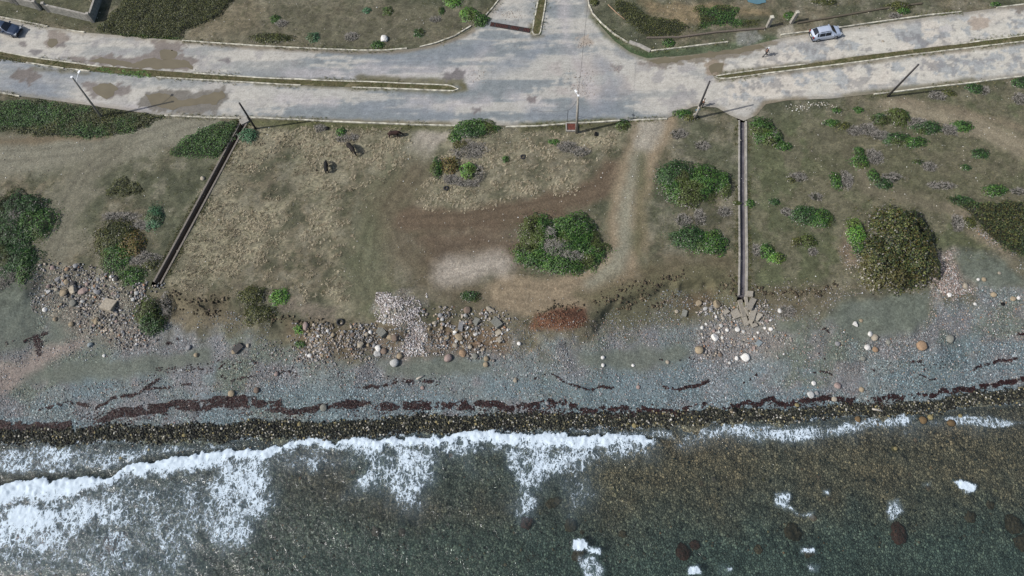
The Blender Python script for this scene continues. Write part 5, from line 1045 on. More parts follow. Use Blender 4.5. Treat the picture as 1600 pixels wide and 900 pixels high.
for a in ((600,62,13,'white',"large whitish boulder on the verge above the road, with a dark shadow",'ang'),
 (83,419,8,'pinkish',"pinkish grey stone at the top left of the left rubble slope"),(92,412,5,'tan',"small tan stone, one of three above the pinkish grey stone, left rubble slope"),(105,421,7,'orange',"orange stone at the top of the left rubble slope"),
 (105,441,9,'tan',"tan stone beside a dark grey one in the left rubble slope"),(115,443,10,'dark',"dark grey angular rock in the middle of the left rubble slope",'ang'),(101,457,14,'tan',"big tan rock above the green sand patch of the left slope",'ang'),(116,453,14,'beige',"big pale beige rock right of the tan one, left rubble slope",'ang'),
 (149,448,7,'orange',"light orange stone right of the centre of the left rubble slope"),(131,455,11,'pinkish',"elongated salmon stone in the left rubble slope",'ang',1.5,20),(153,457,11,'grey',"grey angular rock above the large beige slab",'ang'),(172,478,21,'beige',"largest beige slab of the left rubble slope",'slab',1.2,-15),
 (115,474,11,'greenish',"greenish boulder beside the dark sand in the left rubble slope"),(71,484,8,'white',"white stone at the lower left of the rubble slope"),(142,539,9,'blue',"pale blue grey stone where the left rubble meets the beach",'ang'),(163,556,5,'white',"small white stone on the left beach below the rubble"),
 (87,499,7,'tan',"tan stone on the dark sand below the left rubble"),(112,507,8,'tan',"greyish tan stone on the dark sand, right of a smaller tan one"),(182,436,8,'dark',"dark stone beside a white one at the foot of the olive shrub"),(178,437,5,'white',"small white stone touching a dark one at the foot of the olive shrub"),
 (145,473,6,'dark',"small dark blue stone beside the salmon stone"),(373,544,12,'dark',"dark slanted slab on the beach left of the middle rubble",'slab',1.5,45),(366,550,8,'tan',"tan stone leaning on the dark slanted slab"),(388,540,6,'beige',"beige stone right of the dark slanted slab"),(295,543,8,'grey',"grey stone by the dark seaweed below the bank"),(307,555,7,'tan',"tan stone below the grey stone on the left beach"),
 (362,615,10,'tan',"lone tan cobble on the seaweed line, left half"),(401,610,9,'brown',"brown stone on the beach above the seaweed, left half"),(506,637,11,'greenish',"grey green stone in the seaweed band, centre left"),
 (478,510,8,'pinkish',"tall pinkish boulder on the bank beside a bright green plant",'round',1.7,100),(563,538,12,'beige',"beige boulder in the middle rubble, largest of its cluster",'ang'),(579,519,6,'white',"round white stone left of the flat grey slab"),(597,520,13,'greenish',"flat grey green concrete slab in the middle rubble",'slab',1.35,-45),
 (618,528,13,'brown',"brown boulder right of the flat grey slab",'ang'),(610,528,10,'tan',"tan boulder against the left of the brown boulder",'ang'),(616,567,13,'pale',"round pale boulder alone at the foot of the middle rubble"),(625,557,9,'tan',"tan boulder touching the upper right of the round pale boulder"),(591,545,11,'white',"whitish boulder, upper one of a cluster at the foot of the rubble",'ang'),(590,553,11,'pale',"whitish boulder, lower one of a cluster at the foot of the rubble",'ang'),(600,549,10,'brown',"brown grey boulder right of the whitish cluster"),
 (700,560,13,'pinkish',"large pinkish egg shaped boulder on the beach, centre"),(723,553,12,'orange',"orange brown craggy rock on the beach, centre",'ang'),(742,557,9,'greenish',"green grey round rock right of the craggy orange one"),(760,561,8,'tan',"upper one of two touching tan stones on the centre beach"),(759,570,8,'tan',"lower one of two touching tan stones on the centre beach"),
 (730,485,11,'brown',"orange brown rock at the top of the boulder spill"),(766,484,9,'beige',"long beige rock at the top right of the boulder spill",'ang',1.7,-25),(776,505,13,'greenish',"large green grey slab at the right of the boulder spill",'slab',1.4,-50),(779,520,9,'beige',"pale block under the large green grey slab",'slab',1.2,30),(781,531,9,'beige',"lowest pale block on the right of the boulder spill",'slab',1.1,40),
 (717,527,10,'tan',"egg shaped tan boulder in the boulder spill",'round',1.4,-40),(711,518,7,'white',"white stone touching the egg shaped tan boulder"),(699,527,7,'tan',"ochre tan stone left of the egg shaped boulder"),(688,493,7,'grey',"bluish grey round stone high in the boulder spill"),(691,499,6,'pale',"pale stone just under the bluish grey one"),(679,505,8,'beige',"upright beige stone left in the boulder spill",'ang'),(743,522,7,'white',"white stone on the right of the boulder spill"),(720,509,9,'grey',"narrow upright grey slab in the boulder spill",'slab',2.0,80),(744,502,10,'greenish',"grey green block in the upper right of the boulder spill",'slab',1.2,60),
 (660,606,6,'pinkish',"flat pinkish stone on the centre beach"),(432,585,7,'pinkish',"pinkish stone on the beach above the seaweed"),(805,594,8,'beige',"triangular beige stone on the centre beach",'ang'),(811,537,6,'white',"white stone at the left foot of the red dirt mound"),(942,559,6,'white',"upper white pebble of the pair on the right centre beach"),(942,571,6,'white',"lower white pebble of the pair on the right centre beach"),(989,571,5,'white',"single white pebble right of the white pair"),(1043,566,6,'beige',"beige pebble on the beach left of the broken drain"),
 (1116,528,12,'white',"large white rock below the broken drain slabs",'ang'),(1152,515,8,'white',"white stone directly under the broken drain slabs"),(1136,516,6,'white',"white stone left of the one under the broken slabs"),(1097,512,6,'white',"white stone at the left of the broken drain rubble"),(1092,547,13,'tan',"flat tan rock at the left foot of the drain rubble"),(1125,555,7,'brown',"dark brown stone below the drain rubble"),(1164,559,13,'white',"large white stone lowest below the drain rubble"),(1151,560,7,'white',"white stone touching the left of the lowest large white one"),(1140,567,5,'pale',"small pale stone lowest below the drain rubble"),(1185,536,9,'blue',"pale blue block right of the drain rubble",'slab',1.2,50),
 (1092,475,11,'tan',"tan rock above the left side of the drain rubble",'ang'),(1119,476,13,'tan',"large tan boulder left of the broken drain end",'ang'),(1069,490,9,'greenish',"grey green block left of the drain rubble",'slab',1.4,70),(1057,487,6,'beige',"beige stone left of the grey green block"),(1148,641,8,'black',"black round stone on the seaweed line below the drain"),(1143,644,5,'tan',"tan stone touching the black round one"),(855,630,6,'grey',"grey stone breaking the seaweed line, centre"),(997,605,6,'pinkish',"pink stone on the right centre beach"),
 (1218,486,6,'white',"white oval stone on the left edge of the purple scrub",'round',1.4,90),(1203,500,5,'white',"white stone below and left of the oval one"),(1336,507,9,'white',"angular white rock on the green sand under the big bush",'ang'),(1345,501,6,'tan',"tan stone beside the angular white rock"),(1359,522,8,'white',"white stone, top of the tight group below the green sand"),(1366,528,11,'beige',"largest beige stone of the tight group below the green sand"),(1388,535,8,'greenish',"dull stone right of the tight group below the green sand"),(1355,544,10,'white',"bright white angular rock below the tight stone group",'ang'),(1367,546,9,'orange',"light orange stone right of the bright white angular rock"),(1348,560,8,'greenish',"green grey stone below the bright white rock"),(1308,537,8,'grey',"grey round stone left of the tight stone group"),
 (1439,541,15,'orange',"large round orange tan boulder alone on the right beach"),(1484,530,13,'greenish',"flat greenish stone right of the orange tan boulder"),(1271,599,7,'white',"white stone on the lower right beach"),(1308,603,10,'pinkish',"round pinkish grey stone on the lower right beach"),(1346,609,8,'tan',"tan stone on the lower right beach near the seaweed"),(1266,617,11,'pale',"pale grey stone on the seaweed line, right"),(1276,614,7,'grey',"grey stone touching the pale one on the seaweed line"),(1303,624,8,'beige',"beige stone in the right seaweed line"),(1245,633,7,'ochre',"ochre stone under the right seaweed line"),
 (1552,461,9,'tan',"tan stone on the pink gravel, right"),(1582,467,8,'tan',"tan stone near the right edge of the beach"),(1591,466,6,'white',"white stone touching a tan one near the right edge"),(1483,461,7,'white',"white flat stone below the gully by the big bush"),(1523,475,5,'white',"small white stone left of a black one"),(1566,475,6,'black',"small black stone near the right edge"),(1528,437,5,'white',"bright white stone on the green sand, upper right"),(1537,437,7,'tan',"tan stone beside a bright white one, upper right"),(1508,447,10,'beige',"beige stone at the lower edge of the upper right green sand"),(1561,427,5,'beige',"small pale stone on the upper right sand"),
 (317,279,7,'beige',"pale stone left of the diagonal drain, upper half"),(1379,65,5,'beige',"small pale stone on the right road"),
 (1453,652,8,'ochre',"yellow stone in the shallow foam, right"),(1485,661,12,'dun',"dark brown rock awash, right shallows"),(1441,657,11,'dun',"dark brown rock at the right end of the foam strip"),(1340,655,9,'dun',"dark brown rock in the foam strip"),(1397,701,9,'ochre',"yellow rock under the shallow water, right"),(1500,650,6,'ochre',"yellow stone at the water's edge, right"),(1430,688,6,'orange',"orange stone under the shallow water, right"),(1193,719+30,5,'ochre',"ochre stone under water, right half"),
 (190,717,8,'ochre',"yellow stone in the swash behind the left wave"),(288,680,6,'ochre',"ochre stone at the water's edge, left"),(468,663,6,'ochre',"ochre cobble in the wet band, centre left"),(991,665,7,'ochre',"large olive yellow cobble in the wet band, centre right")):
    rock(*a)
for a in ((823,817,20,'red',"craggy reddish rock under water, below the centre foam"),(866,785,16,'dun',"elongated brown rock breaking the water surface",'ang',1.6,25),(892,820,20,'dun',"brown rock under water right of the reddish one"),(903,868,22,'dun',"brown submerged rock under a cap of white foam"),(1067,862,24,'red',"dark reddish rock, larger of a pair under water"),(1085,851,15,'red',"reddish orange rock, smaller of a pair under water"),
 (1270,809,12,'orange',"orange rock with foam around it"),(1295,779,9,'orange',"small orange rock under a dab of foam"),(1238,832,26,'dun',"wide brown submerged rock, right half"),(1262,863,16,'dun',"brown submerged rock capped with foam near the bottom"),(1403,833,24,'red',"tall rusty red rock with foam over it",'ang',1.3,90),(1515,808,20,'dun',"brown submerged rock, far right"),(1450,762,10,'orange',"small orange rock with foam, far right"),(1583,818,30,'dun',"large brown rock at the right edge of the water"),(1596,848,26,'dun',"yellow brown rock in the lower right corner of the water"),(1548,790,14,'dun',"dull brown submerged rock left of the large edge rock"),
 (1280,746,9,'orange',"light orange stone under the water, right half"),(1422,741,8,'orange',"faint orange stone under the water, far right"),(552,737,9,'orange',"orange stone seen in the foam, centre left"),(533,724,8,'dun',"tan stone above the orange one in the foam"),(705,712,8,'orange',"orange brown stone just under the wave, centre"),(844,699,7,'brown',"brown stone in the centre foam"),(587,831,16,'brown',"brown submerged rock, lower centre left"),(628,832,12,'brown',"brown submerged rock right of another, lower centre left"),
 (1095,755,10,'orange',"rusty stone in the brown shallows, centre right"),(1115,748,8,'brown',"brown stone beside the rusty one in the shallows"),(972,834,12,'dun',"dull brown submerged rock, centre"),(910,831,8,'dun',"small brown rock above the foam cap"),(35,835,22,'red',"red brown rock in the left surf"),(72,842,24,'red',"red brown rock, right neighbour in the left surf"),(175,848,28,'red',"red brown rock below the left wave"),(192,838,16,'red',"smaller red brown rock beside the one below the left wave"),(160,870,16,'brown',"dark brown rock at the bottom left"),(1185,858,14,'dun',"dull brown submerged rock right of the pair")):
    a = list(a)[:5]+['reef']+list(a)[6:]; a[2] *= .95; rock(*a, name="reef_rock", cat="rock", flat=.5, zoff=-.12)
M_ROCK_N = 0
# broken slabs at the end of the right drain
for px, py, l, w, rz, lb in ((1158,482,26,6.5,100,"long narrow slab, leftmost of the broken drain pieces"),(1149,491,12,11,110,"square slab leaning against the long narrow one"),(1173,475,20,8,60,"upper right slab of the broken drain"),(1176,490,20,8,66,"lower right slab of the broken drain, casting a dark shadow"),(1184,496,12,6.5,45,"small outer slab at the right of the broken drain"),(1163,501,15,6.5,105,"broken piece at the bottom middle of the drain slabs"),(1171,460,9,7.5,80,"small block beside the right wall end of the drain"),(1165,471,14,4,92,"thin fragment hanging from the right drain wall"),(1178,509,8,5.5,20,"lowest small slab of the broken drain"),(1172,503,8,6,60,"short slab at the foot of the lower right slab"),(1166,487,14,3,110,"thin splinter between the left and right slabs"),(1134,488,8,6,30,"squared block left of the broken drain slabs")):
    p = W(px, py); o = link(bpy.data.objects.new("concrete_slab", rnd.choice(MR['slab']))); o.scale = (l*.043, w*.042, .13); o.rotation_euler = (rnd.uniform(-.15, .15), rnd.uniform(-.2, .1), R(rz)); o.location = (p[0], p[1], p[2]+.24)
    c = COLS['concrete']*rnd.uniform(.9, 1.1); o.color = (*map(float, c), 1); tag(o, lb, "slab")
# uncounted neighbours of the named stones, still one object each
for pts, n, d0, d1, cols, lab, grp in (([(70,415),(130,418),(180,440),(208,470),(205,505),(225,525),(180,530),(140,515),(120,480),(66,462)], 62, 4, 8.5, ('grey','beige','pinkish','grey','tan','pale','dark'), "unsorted stone among many in the left rubble slope", "stones of the left rubble slope"),
    ([(480,520),(560,515),(600,545),(560,560),(490,552)], 34, 4, 7.5, ('beige','tan','white','grey','brown'), "tan or grey cobble spilling from the bank left of the flat grey slab", "cobbles left of the flat grey slab"),
    ([(670,490),(790,492),(795,550),(700,548),(668,530)], 36, 4, 7.5, ('beige','tan','pale','grey','brown'), "one of the loose cobbles in the boulder spill", "cobbles of the boulder spill"),
    ([(1100,480),(1190,480),(1220,520),(1190,550),(1105,545)], 34, 3.5, 7, ('concrete','pale','grey','pinkish','white'), "broken concrete lump in the rubble under the right drain", "concrete lumps under the right drain"),
    ([(600,470),(650,460),(655,510),(650,550),(610,550)], 16, 4, 7, ('pale','beige','pinkish'), "larger lump in the pale crushed stone heap", "lumps in the crushed stone heap")):
    xs, ys = rpoly(pts, n, np.random.RandomState(n))
    for x_, y_ in zip(xs, ys):
        d = d0+(d1-d0)*rnd.random()**1.5; cl = rnd.choice(cols); o = link(bpy.data.objects.new("stone", rnd.choice(MR[rnd.choice(['round', 'ang', 'ang'])]))); s = d*.04; o.scale = (s*rnd.uniform(.8, 1.3), s, s*.65); o.rotation_euler = (rnd.uniform(-.3, .3), rnd.uniform(-.3, .3), rnd.uniform(0, 6.28))
        o.location = (x_, y_, float(ground_z(x_, y_))+s*.35); o.color = (*[float(min(.8, q)) for q in COLS[cl]*rnd.uniform(.85, 1.1)], 1); tag(o, lab, "stone", grp)
# driftwood
for px, py, l, rz, lb in ((657,590,11,25,"short white driftwood log beside the seaweed, centre"),(1370,641,14,-12,"pale driftwood plank at the edge of the wet cobbles, right")):
    p = W(px, py); mb = MB().tube([(-l*.045,0,0),(-l*.01,.03,.02),(l*.045,0,.01)], [.11,.13,.08], 8); o = mb.build("driftwood_log", simple("driftwood", C(190,182,168), .8), None, True); o.location = (p[0], p[1], p[2]+.1); o.rotation_euler = (0, 0, R(rz)); tag(o, lb, "driftwood")

# ------------------------------------------------------------------ tyres, pit, grate, posts, walls
def tyre(px, py, label, rad=.36):
    p = W(px, py); mb = MB(); n = 20; k = 8; vs = [(math.cos(a)*(rad-.11+.11*math.cos(b)), math.sin(a)*(rad-.11+.11*math.cos(b)), .1*math.sin(b)) for a in [2*math.pi*i/n for i in range(n)] for b in [2*math.pi*j/k for j in range(k)]]
    mb.add(vs, [(i*k+j, ((i+1) % n)*k+j, ((i+1) % n)*k+(j+1) % k, i*k+(j+1) % k) for i in range(n) for j in range(k)])
    o = mb.build("tyre", M_TYRE, None, True); o.location = (p[0], p[1], p[2]+.14); o.rotation_euler = (.12, .1, 0); tag(o, label, "tyre")
tyre(817, 246, "old black tyre lying on the dry grass of the small field"); tyre(697, 295, "black tyre among white litter below the dead scrub"); tyre(532, 504, "black tyre lying on the bank above the rubble", .48)
p = W(893, 199.5); pit = empty("inspection_pit", (p[0], p[1], 0), "square concrete pit with a rusty red cover at the foot of the middle pole", "manhole")
mb = MB(); mb.box((0,.62,.1),(1.6,.16,.3)); mb.box((0,-.62,.1),(1.6,.16,.3)); mb.box((-.72,0,.1),(.16,1.078,.3)); mb.box((.72,0,.1),(.16,1.078,.3)); mb.build("rim", M_CONC, pit); MB().box((0,0,.12),(1.27,1.07,.06)).build("cover", M_RUST, pit)
a = np.array(Pz(766,38)); b = np.array(Pz(829,48.5)); c = (a+b)/2; an = math.atan2(b[1]-a[1], b[0]-a[0]); ln = float(np.linalg.norm(b-a))
gr = empty("drain_grate", (c[0], c[1], .035), "broken dark cross drain filled with stones across the side road", "drain", an)
mb = MB(); mb.box((0,.36,.02),(ln,.1,.06)); mb.box((0,-.36,.02),(ln,.1,.06)); mb.build("frame", M_CONCD, gr); MB().box((0,0,-.01),(ln-.02,.6,.05)).build("trench_bed", simple("trench_dark", C(52,42,42), .9, var=.6, scale=4), gr)
mb = MB()
for i in range(26):
    if rnd.random() < .7: mb.box((-ln/2+.2+i*ln/26, rnd.uniform(-.03,.03), .04),(.07,.6,.05), rnd.uniform(-.2,.2))
mb.build("bars", M_RUST, gr)
mb = MB()
def wallseg(mb, A, B, h, w=.22, z0=0., cap=True):
    A = np.array(A); B = np.array(B); c = (A+B)/2; l = float(np.linalg.norm(B-A)); a = math.atan2(B[1]-A[1], B[0]-A[0]); mb.box((c[0], c[1], z0+h/2), (l, w, h), a)
def pz(x, y): return np.array(Pz(x, y))
# stone wall: base points read off its foot
A0 = pz(-40,-8); A1 = pz(28,6.5); G1 = pz(63,15); G2 = pz(77,18); B1 = pz(146,34); B2 = pz(158,0); B3 = pz(168,-30)
def walls(label, segs, posts, h=1.35):
    c = (segs[0][0]+segs[0][1])/2; t = empty("stone_wall", (c[0], c[1], 0), label, "wall"); mb = MB(); cp = MB()
    for A, B in segs: wallseg(mb, A-c, B-c, h, .2); wallseg(cp, A-c, B-c, .07, .27, h+.002)
    mb.build("masonry", M_WALL, t); cp.build("coping", M_CONC, t)
    for q in posts:
        MB().box((q[0]-c[0], q[1]-c[1], (h+.35)/2), (.42, .42, h+.35), .1).build("pier", M_CONC, t)
walls("low stone wall with piers between the gateways, top left corner", [(A1+np.array([.3,-.05]), G1)], [A1, G1])
walls("low stone wall from the gateway to the corner beside the dark shrub", [(G2, B1), (B1+np.array([.12,.2]), B3)], [G2, B1])
walls("short stretch of stone wall at the extreme top left", [(A0, pz(18,3.5))], [pz(20,4)])
for px, py, lb, h, tl in ((1199,42,"left square concrete gate post above the right road", 1.9, .0),(1236,36,"right square concrete gate post above the right road", 2.1, .06)):
    p = Pz(px, py); t = empty("gate_post", (p[0], p[1], 0), lb, "post"); MB().box((0,0,h/2),(.42,.42,h),.2).build("shaft", M_CONC, t); MB().box((0,0,h+.06),(.5,.5,.12),.2).build("cap", M_KERB, t); t.rotation_euler = (0, tl, 0)
# boundary ditch line and low foundation in the corner plot
pp = [Pz(*q) for q in ((1010,60),(1060,59),(1120,51),(1195,45))]; o = strip("foundation", [(q[0], q[1], 0) for q in pp], .25, .22, simple("old_foundation", C(110,100,88), .9), -.2); tag(o, "low broken foundation wall between the corner plot and the kerb", "wall")
pp = [Pz(*q) for q in ((1245,37),(1300,28),(1380,14),(1440,6))]; o = strip("foundation", [(q[0], q[1], 0) for q in pp], .25, .2, simple("old_foundation_b", C(96,88,72), .9), -.2); tag(o, "low overgrown foundation wall behind the silver car", "wall")
pp = [Pz(*q) for q in ((950,8),(962,20),(976,31))]; mb = MB().tube([(q[0], q[1], .12) for q in pp], .07, 7); tag(mb.build("fallen_branch", simple("bare_wood", C(168,140,112), .8), None, True), "bare fallen branch on the dark plot beside the side road", "branch")
pp = [Pz(*q) for q in ((141,0),(145,7))]; mb = MB().tube([(pp[0][0]-.3, pp[0][1]+.5, .9), (pp[1][0], pp[1][1], .1)], .06, 7); tag(mb.build("wooden_pole", simple("bare_wood_b", C(176,164,144), .8), None, True), "pale wooden stick leaning inside the stone wall corner", "stick")
# concrete culvert block at the top of the diagonal drain
p = W(382,190); o = MB().box((0,0,.12),(1.1,.9,.34),.6).build("culvert_block", M_CONC); o.location = (p[0]-.0, p[1], p[2]); tag(o, "pale concrete block over the head of the diagonal drain", "block")

# ------------------------------------------------------------------ poles and wires
def pole(px, py, h, mt, label, top=None, lean=(0, 0), r0=.17, r1=.11, extra=None):
    p = W(px, py); t = empty("utility_pole", tuple(p), label, "utility pole"); tip = Vector((lean[0], lean[1], h))
    MB().tube([(0,0,-.1), tuple(tip*.5), tuple(tip)], [r0, (r0+r1)/2, r1], 10).build("shaft", mt, t, True)
    if extra: extra(t, tip)
    return Vector(p)+tip
def solve_top(px, py, tx, ty, h):
    """lean (in metres) that brings a pole of height h to the seen tip"""
    p = W(px, py); q = Pz(tx, ty, p[2]+h); return (q[0]-p[0], q[1]-p[1])
def lamp1(t, tip):
    MB().tube([tuple(tip*.84), tuple(tip*.84+Vector((.15,.55,.5))), tuple(tip*.84+Vector((.35,1.15,.75)))], .035, 6).build("lamp_arm", M_WHITE, t, True)
    q = tip*.84+Vector((.4,1.3,.78)); MB().box(tuple(q), (.24,.42,.12), -.2).build("lamp_head", M_WHITE, t); MB().box(tuple(tip+Vector((0,0,.06))), (.26,.26,.12)).build("pole_cap", M_WHITE, t)
def lamp3(t, tip):
    MB().tube([tuple(tip*.98), tuple(tip+Vector((-.25,.5,.12)))], .03, 6).build("lamp_arm", M_WHITE, t, True); MB().box(tuple(tip+Vector((-.3,.6,.14))), (.2,.4,.11), .4).build("lamp_head", M_WHITE, t); MB().box(tuple(tip+Vector((0,0,.06))), (.24,.24,.12)).build("pole_cap", M_WHITE, t)
def band(t, tip):
    MB().tube([tuple(tip*.02), tuple(tip*.36)], [.178,.16], 10).build("painted_lower_part", M_POLEL, t, True); MB().box(tuple(tip*.25), (.62,.07,.16), .1).build("blue_bracket", M_BLUEP, t); MB().box(tuple(tip*.12+Vector((-.18,0,0))), (.3,.22,.35)).build("meter_box", M_CONC, t)
T1 = pole(159.5, 184, 8, M_POLEL, "pale leaning pole with a curved street lamp arm, leftmost, on the green creeper", lean=solve_top(159.5,184,112.5,121,8), extra=lamp1)
T2 = pole(399.5, 201, 6.5, M_POLED, "short dark bare pole at the head of the diagonal drain", lean=solve_top(399.5,201,374,161,6.5), r0=.15, r1=.12)
T3 = pole(900.7, 207.5, 8, M_POLEL, "pale round pole with a small white lamp beside the rusty pit", lean=solve_top(900.7,207.5,903.5,150,8), r0=.2, r1=.14, extra=lamp3)
T4 = pole(1085, 185.5, 7.8, M_POLED, "dark pole with a pale lower part and blue bracket on the earth mound", lean=solve_top(1085,185.5,1109,127,7.8), extra=band)
T5 = pole(1387, 150.5, 8, M_POLED, "dark bare pole at the kerb of the lower right road", lean=solve_top(1387,150.5,1435,101,8), r0=.15, r1=.12)
p = W(886,191); st_ = empty("thin_stake", tuple(p), "thin dark metal stake beside the rusty pit", "stake"); MB().tube([(0,0,-.1),(-.05,.1,2.6)], .035, 6).build("rod", M_DARKMETAL, st_, True)
def wire(pts, label, sag=.5):
    out = []
    for a, b in zip(pts[:-1], pts[1:]):
        for i in range(12): q = Vector(a).lerp(Vector(b), i/12); q.z -= sag*4*(i/12)*(1-i/12); out.append(q)
    out.append(Vector(pts[-1])); c = out[0].copy(); o = MB().tube([tuple(q-c) for q in out], .017, 4).build("overhead_wire", M_WIRE); o.location = c; tag(o, label, "wire")
q = Pz(917,20,8.2); q2 = Pz(917,-5,8.4); e = (q[0]+(q[0]-T3.x)*1.5, q[1]+(q[1]-T3.y)*1.5, 9)
wire([T3-Vector((0,0,.2)), e], "thin dark wire running from the middle pole over the junction to the side road", .6)
sp = Vector(p)+Vector((-.05,.1,2.6)); m_ = Vector((*Pz(852,174.5,1.2), 1.2)); g_ = Vector((*Pz(838,172,.08), .08))
wire([T3-Vector((0,0,.6)), sp], "slack wire from the middle pole to the thin stake", .5); wire([sp, m_, g_], "loose wire trailing from the thin stake onto the road", .15)

# ------------------------------------------------------------------ vehicles
def glass():
    m, nt, b = mat("car_glass"); b.inputs["Base Color"].default_value = (.012,.014,.018,1); b.inputs["Roughness"].default_value = .06; b.inputs["Specular IOR Level"].default_value = .6; return m
M_GLASS = glass()
def paint(name, c, metal=.5):
    m, nt, b = mat(name); b.inputs["Base Color"].default_value = (*map(float, c), 1); b.inputs["Metallic"].default_value = metal; b.inputs["Roughness"].default_value = .32; b.inputs["Coat Weight"].default_value = .6; b.inputs["Coat Roughness"].default_value = .06
    n = N(nt, "ShaderNodeTexNoise", i_Scale=2.5, i_Detail=5.); tc = N(nt, "ShaderNodeTexCoord"); L(nt, tc.outputs["Object"], n.inputs["Vector"]); L(nt, ramp(nt, n.outputs[0], [(.4, .26), (.7, .42)]), b.inputs["Roughness"]); return m
def lamp_m(name, c): m, nt, b = mat(name); b.inputs["Base Color"].default_value = (*c, 1); b.inputs["Roughness"].default_value = .15; return m
M_HL = lamp_m("headlight_glass", (.3,.32,.34)); M_TL = lamp_m("taillight_glass", (.16,.012,.01)); M_RIM = simple("alloy", (.35,.36,.37), .35, .8, var=.1); M_PLATE = simple("plate", (.7,.68,.55), .5, var=.05)
def car(px, py, rz, prof, belt, win, Lc, Wc, pm, label, wheels, rails=False):
    """prof: roofline (x, z); belt: (x, z) shoulder line; win: x of cowl, roof front, roof rear, rear glass foot"""
    p = Pz(px, py); t = empty("parked_car", (p[0], p[1], .04), label, "car", rz)
    px_, pz_ = zip(*prof); bx_, bz_ = zip(*belt); hw = Wc/2
    def width(x): q = abs(x)/(Lc/2); return hw*(1-.18*max(0, q-.55)**2/.2)
    def sec(x, s):
        """s in 0..1 across from left sill over the roof to the right sill"""
        zr = np.interp(x, px_, pz_); zb = min(np.interp(x, bx_, bz_), zr-.02); w = width(x); g = zr-zb; ins_ = .30*min(1, g/.5)
        Q = [(w*.93,.22),(w,.38),(w*1.0,.6),(w*.985,zb-.06),(w*.94,zb),(w*.94-ins_*.75,zb+g*.82),(w*.94-ins_-.06,zb+g*.97),((w*.94-ins_)*.5,zr+.01),(0,zr+.025)]
        full = Q+[(-a, b) for a, b in Q[:-1][::-1]]; f = s*(len(full)-1); i = min(int(f), len(full)-2); u = f-i; return full[i][0]*(1-u)+full[i+1][0]*u, full[i][1]*(1-u)+full[i+1][1]*u
    def panel(x0, x1, s0, s1, nx, ns, lift, name, m, par=t, inset=None):
        mb = MB(); vs = []
        for i in range(nx+1):
            for j in range(ns+1):
                x = x0+(x1-x0)*i/nx; a, b = (s0, s1) if inset is None else (s0+inset*i/nx, s1-inset*i/nx); s = a+(b-a)*j/ns; y, z = sec(x, s); y1, z1 = sec(x, min(1, s+.01)); y0, z0 = sec(x, max(0, s-.01)); d = Vector((0, (z1-z0), -(y1-y0)))
                if d.length > 1e-6: d.normalize()
                if d.z < -.01 or (abs(d.z) <= .01 and d.y*y < 0): d = -d
                vs.append((x, y+d.y*lift, z+d.z*lift))
        mb.add(vs, [(i*(ns+1)+j, (i+1)*(ns+1)+j, (i+1)*(ns+1)+j+1, i*(ns+1)+j+1) for i in range(nx) for j in range(ns)]); return mb.build(name, m, par, True)
    xs = np.linspace(-Lc/2, Lc/2, 45); ns = 16; mb = MB(); vs = [(x, *sec(x, j/ns)) for x in xs for j in range(ns+1)]
    fs = [(i*(ns+1)+j, i*(ns+1)+j+1, (i+1)*(ns+1)+j+1, (i+1)*(ns+1)+j) for i in range(44) for j in range(ns)]; fs += [tuple(range(ns+1)), tuple(44*(ns+1)+j for j in range(ns+1))[::-1], ]
    mb.add(vs, fs); mb.build("body", pm, t, True)
    MB().box((0,0,.24),(Lc*.96,Wc*.9,.12)).build("underbody", M_DARKMETAL, t)
    cw, rf, rr_, rg = win; S5, S6 = 5/16, 6/16
    panel(rf+.04, cw-.06, S6-.02, 1-S6+.02, 4, 6, .018, "windshield", M_GLASS); panel(rg+.06, rr_-.04, S6-.015, 1-S6+.015, 4, 6, .018, "rear_window", M_GLASS)
    for sd in (0, 1):
        a, b = (4.05/16, 5.5/16); a, b = (a, b) if sd == 0 else (1-b, 1-a); mid = (rf+rr_)/2+.05
        for x0, x1 in ((rf-.02, mid+.03), (mid-.03, rr_+.12), (rr_+.04, (rr_+rg)/2+.1)):
            if abs(x0-x1) > .2: panel(x0, x1, a, b, 4, 2, .016, "side_window", M_GLASS)
        y = (1 if sd == 0 else -1)
        MB().box((rf+.28, y*(hw+.06), 1.0), (.14,.22,.14)).build("wing_mirror", pm, t)
        MB().box((Lc/2-.12, y*(hw*.68), .68), (.3,.36,.15), -y*.35).build("headlight", M_HL, t); MB().box((-Lc/2+.03, y*(hw*.76), .82), (.12,.26,.3)).build("taillight", M_TL, t)
        if rails: MB().tube([(rf-.2, y*(hw*.62), np.interp(rf-.2, px_, pz_)+.04), (rr_+.2, y*(hw*.62), np.interp(rr_+.2, px_, pz_)+.04)], .022, 6).build("roof_rail", M_RIM, t)
        for wx in wheels:
            w_ = bpy.data.objects.new("wheel", None); link(w_); w_.parent = t; w_.location = (wx, y*(hw-.1), .33)
            m2 = MB().tube([(0,-.11,0),(0,-.09,0),(0,.09,0),(0,.11,0)], [.28,.33,.33,.28], 20); m2.build("tyre", M_TYRE, w_, True); MB().tube([(0,y*.09,0),(0,y*.118,0)], [.21,.19], 16).build("rim", M_RIM, w_)
    MB().box((Lc/2-.02,0,.42),(.08,Wc*.72,.2)).build("front_bumper", M_DARKMETAL, t); MB().box((-Lc/2+.0,0,.42),(.1,Wc*.8,.2)).build("rear_bumper", M_DARKMETAL, t); MB().box((-Lc/2-.06,0,.62),(.02,.45,.13)).build("number_plate", M_PLATE, t)
    return t
silver = paint("silver_paint", C(196,206,222), .1); blue = paint("dark_blue_paint", C(62,76,98), .4)
a_, b_ = np.array(Pz(1266,57)), np.array(Pz(1309,50)); rzA = math.atan2(b_[1]-a_[1], b_[0]-a_[0])
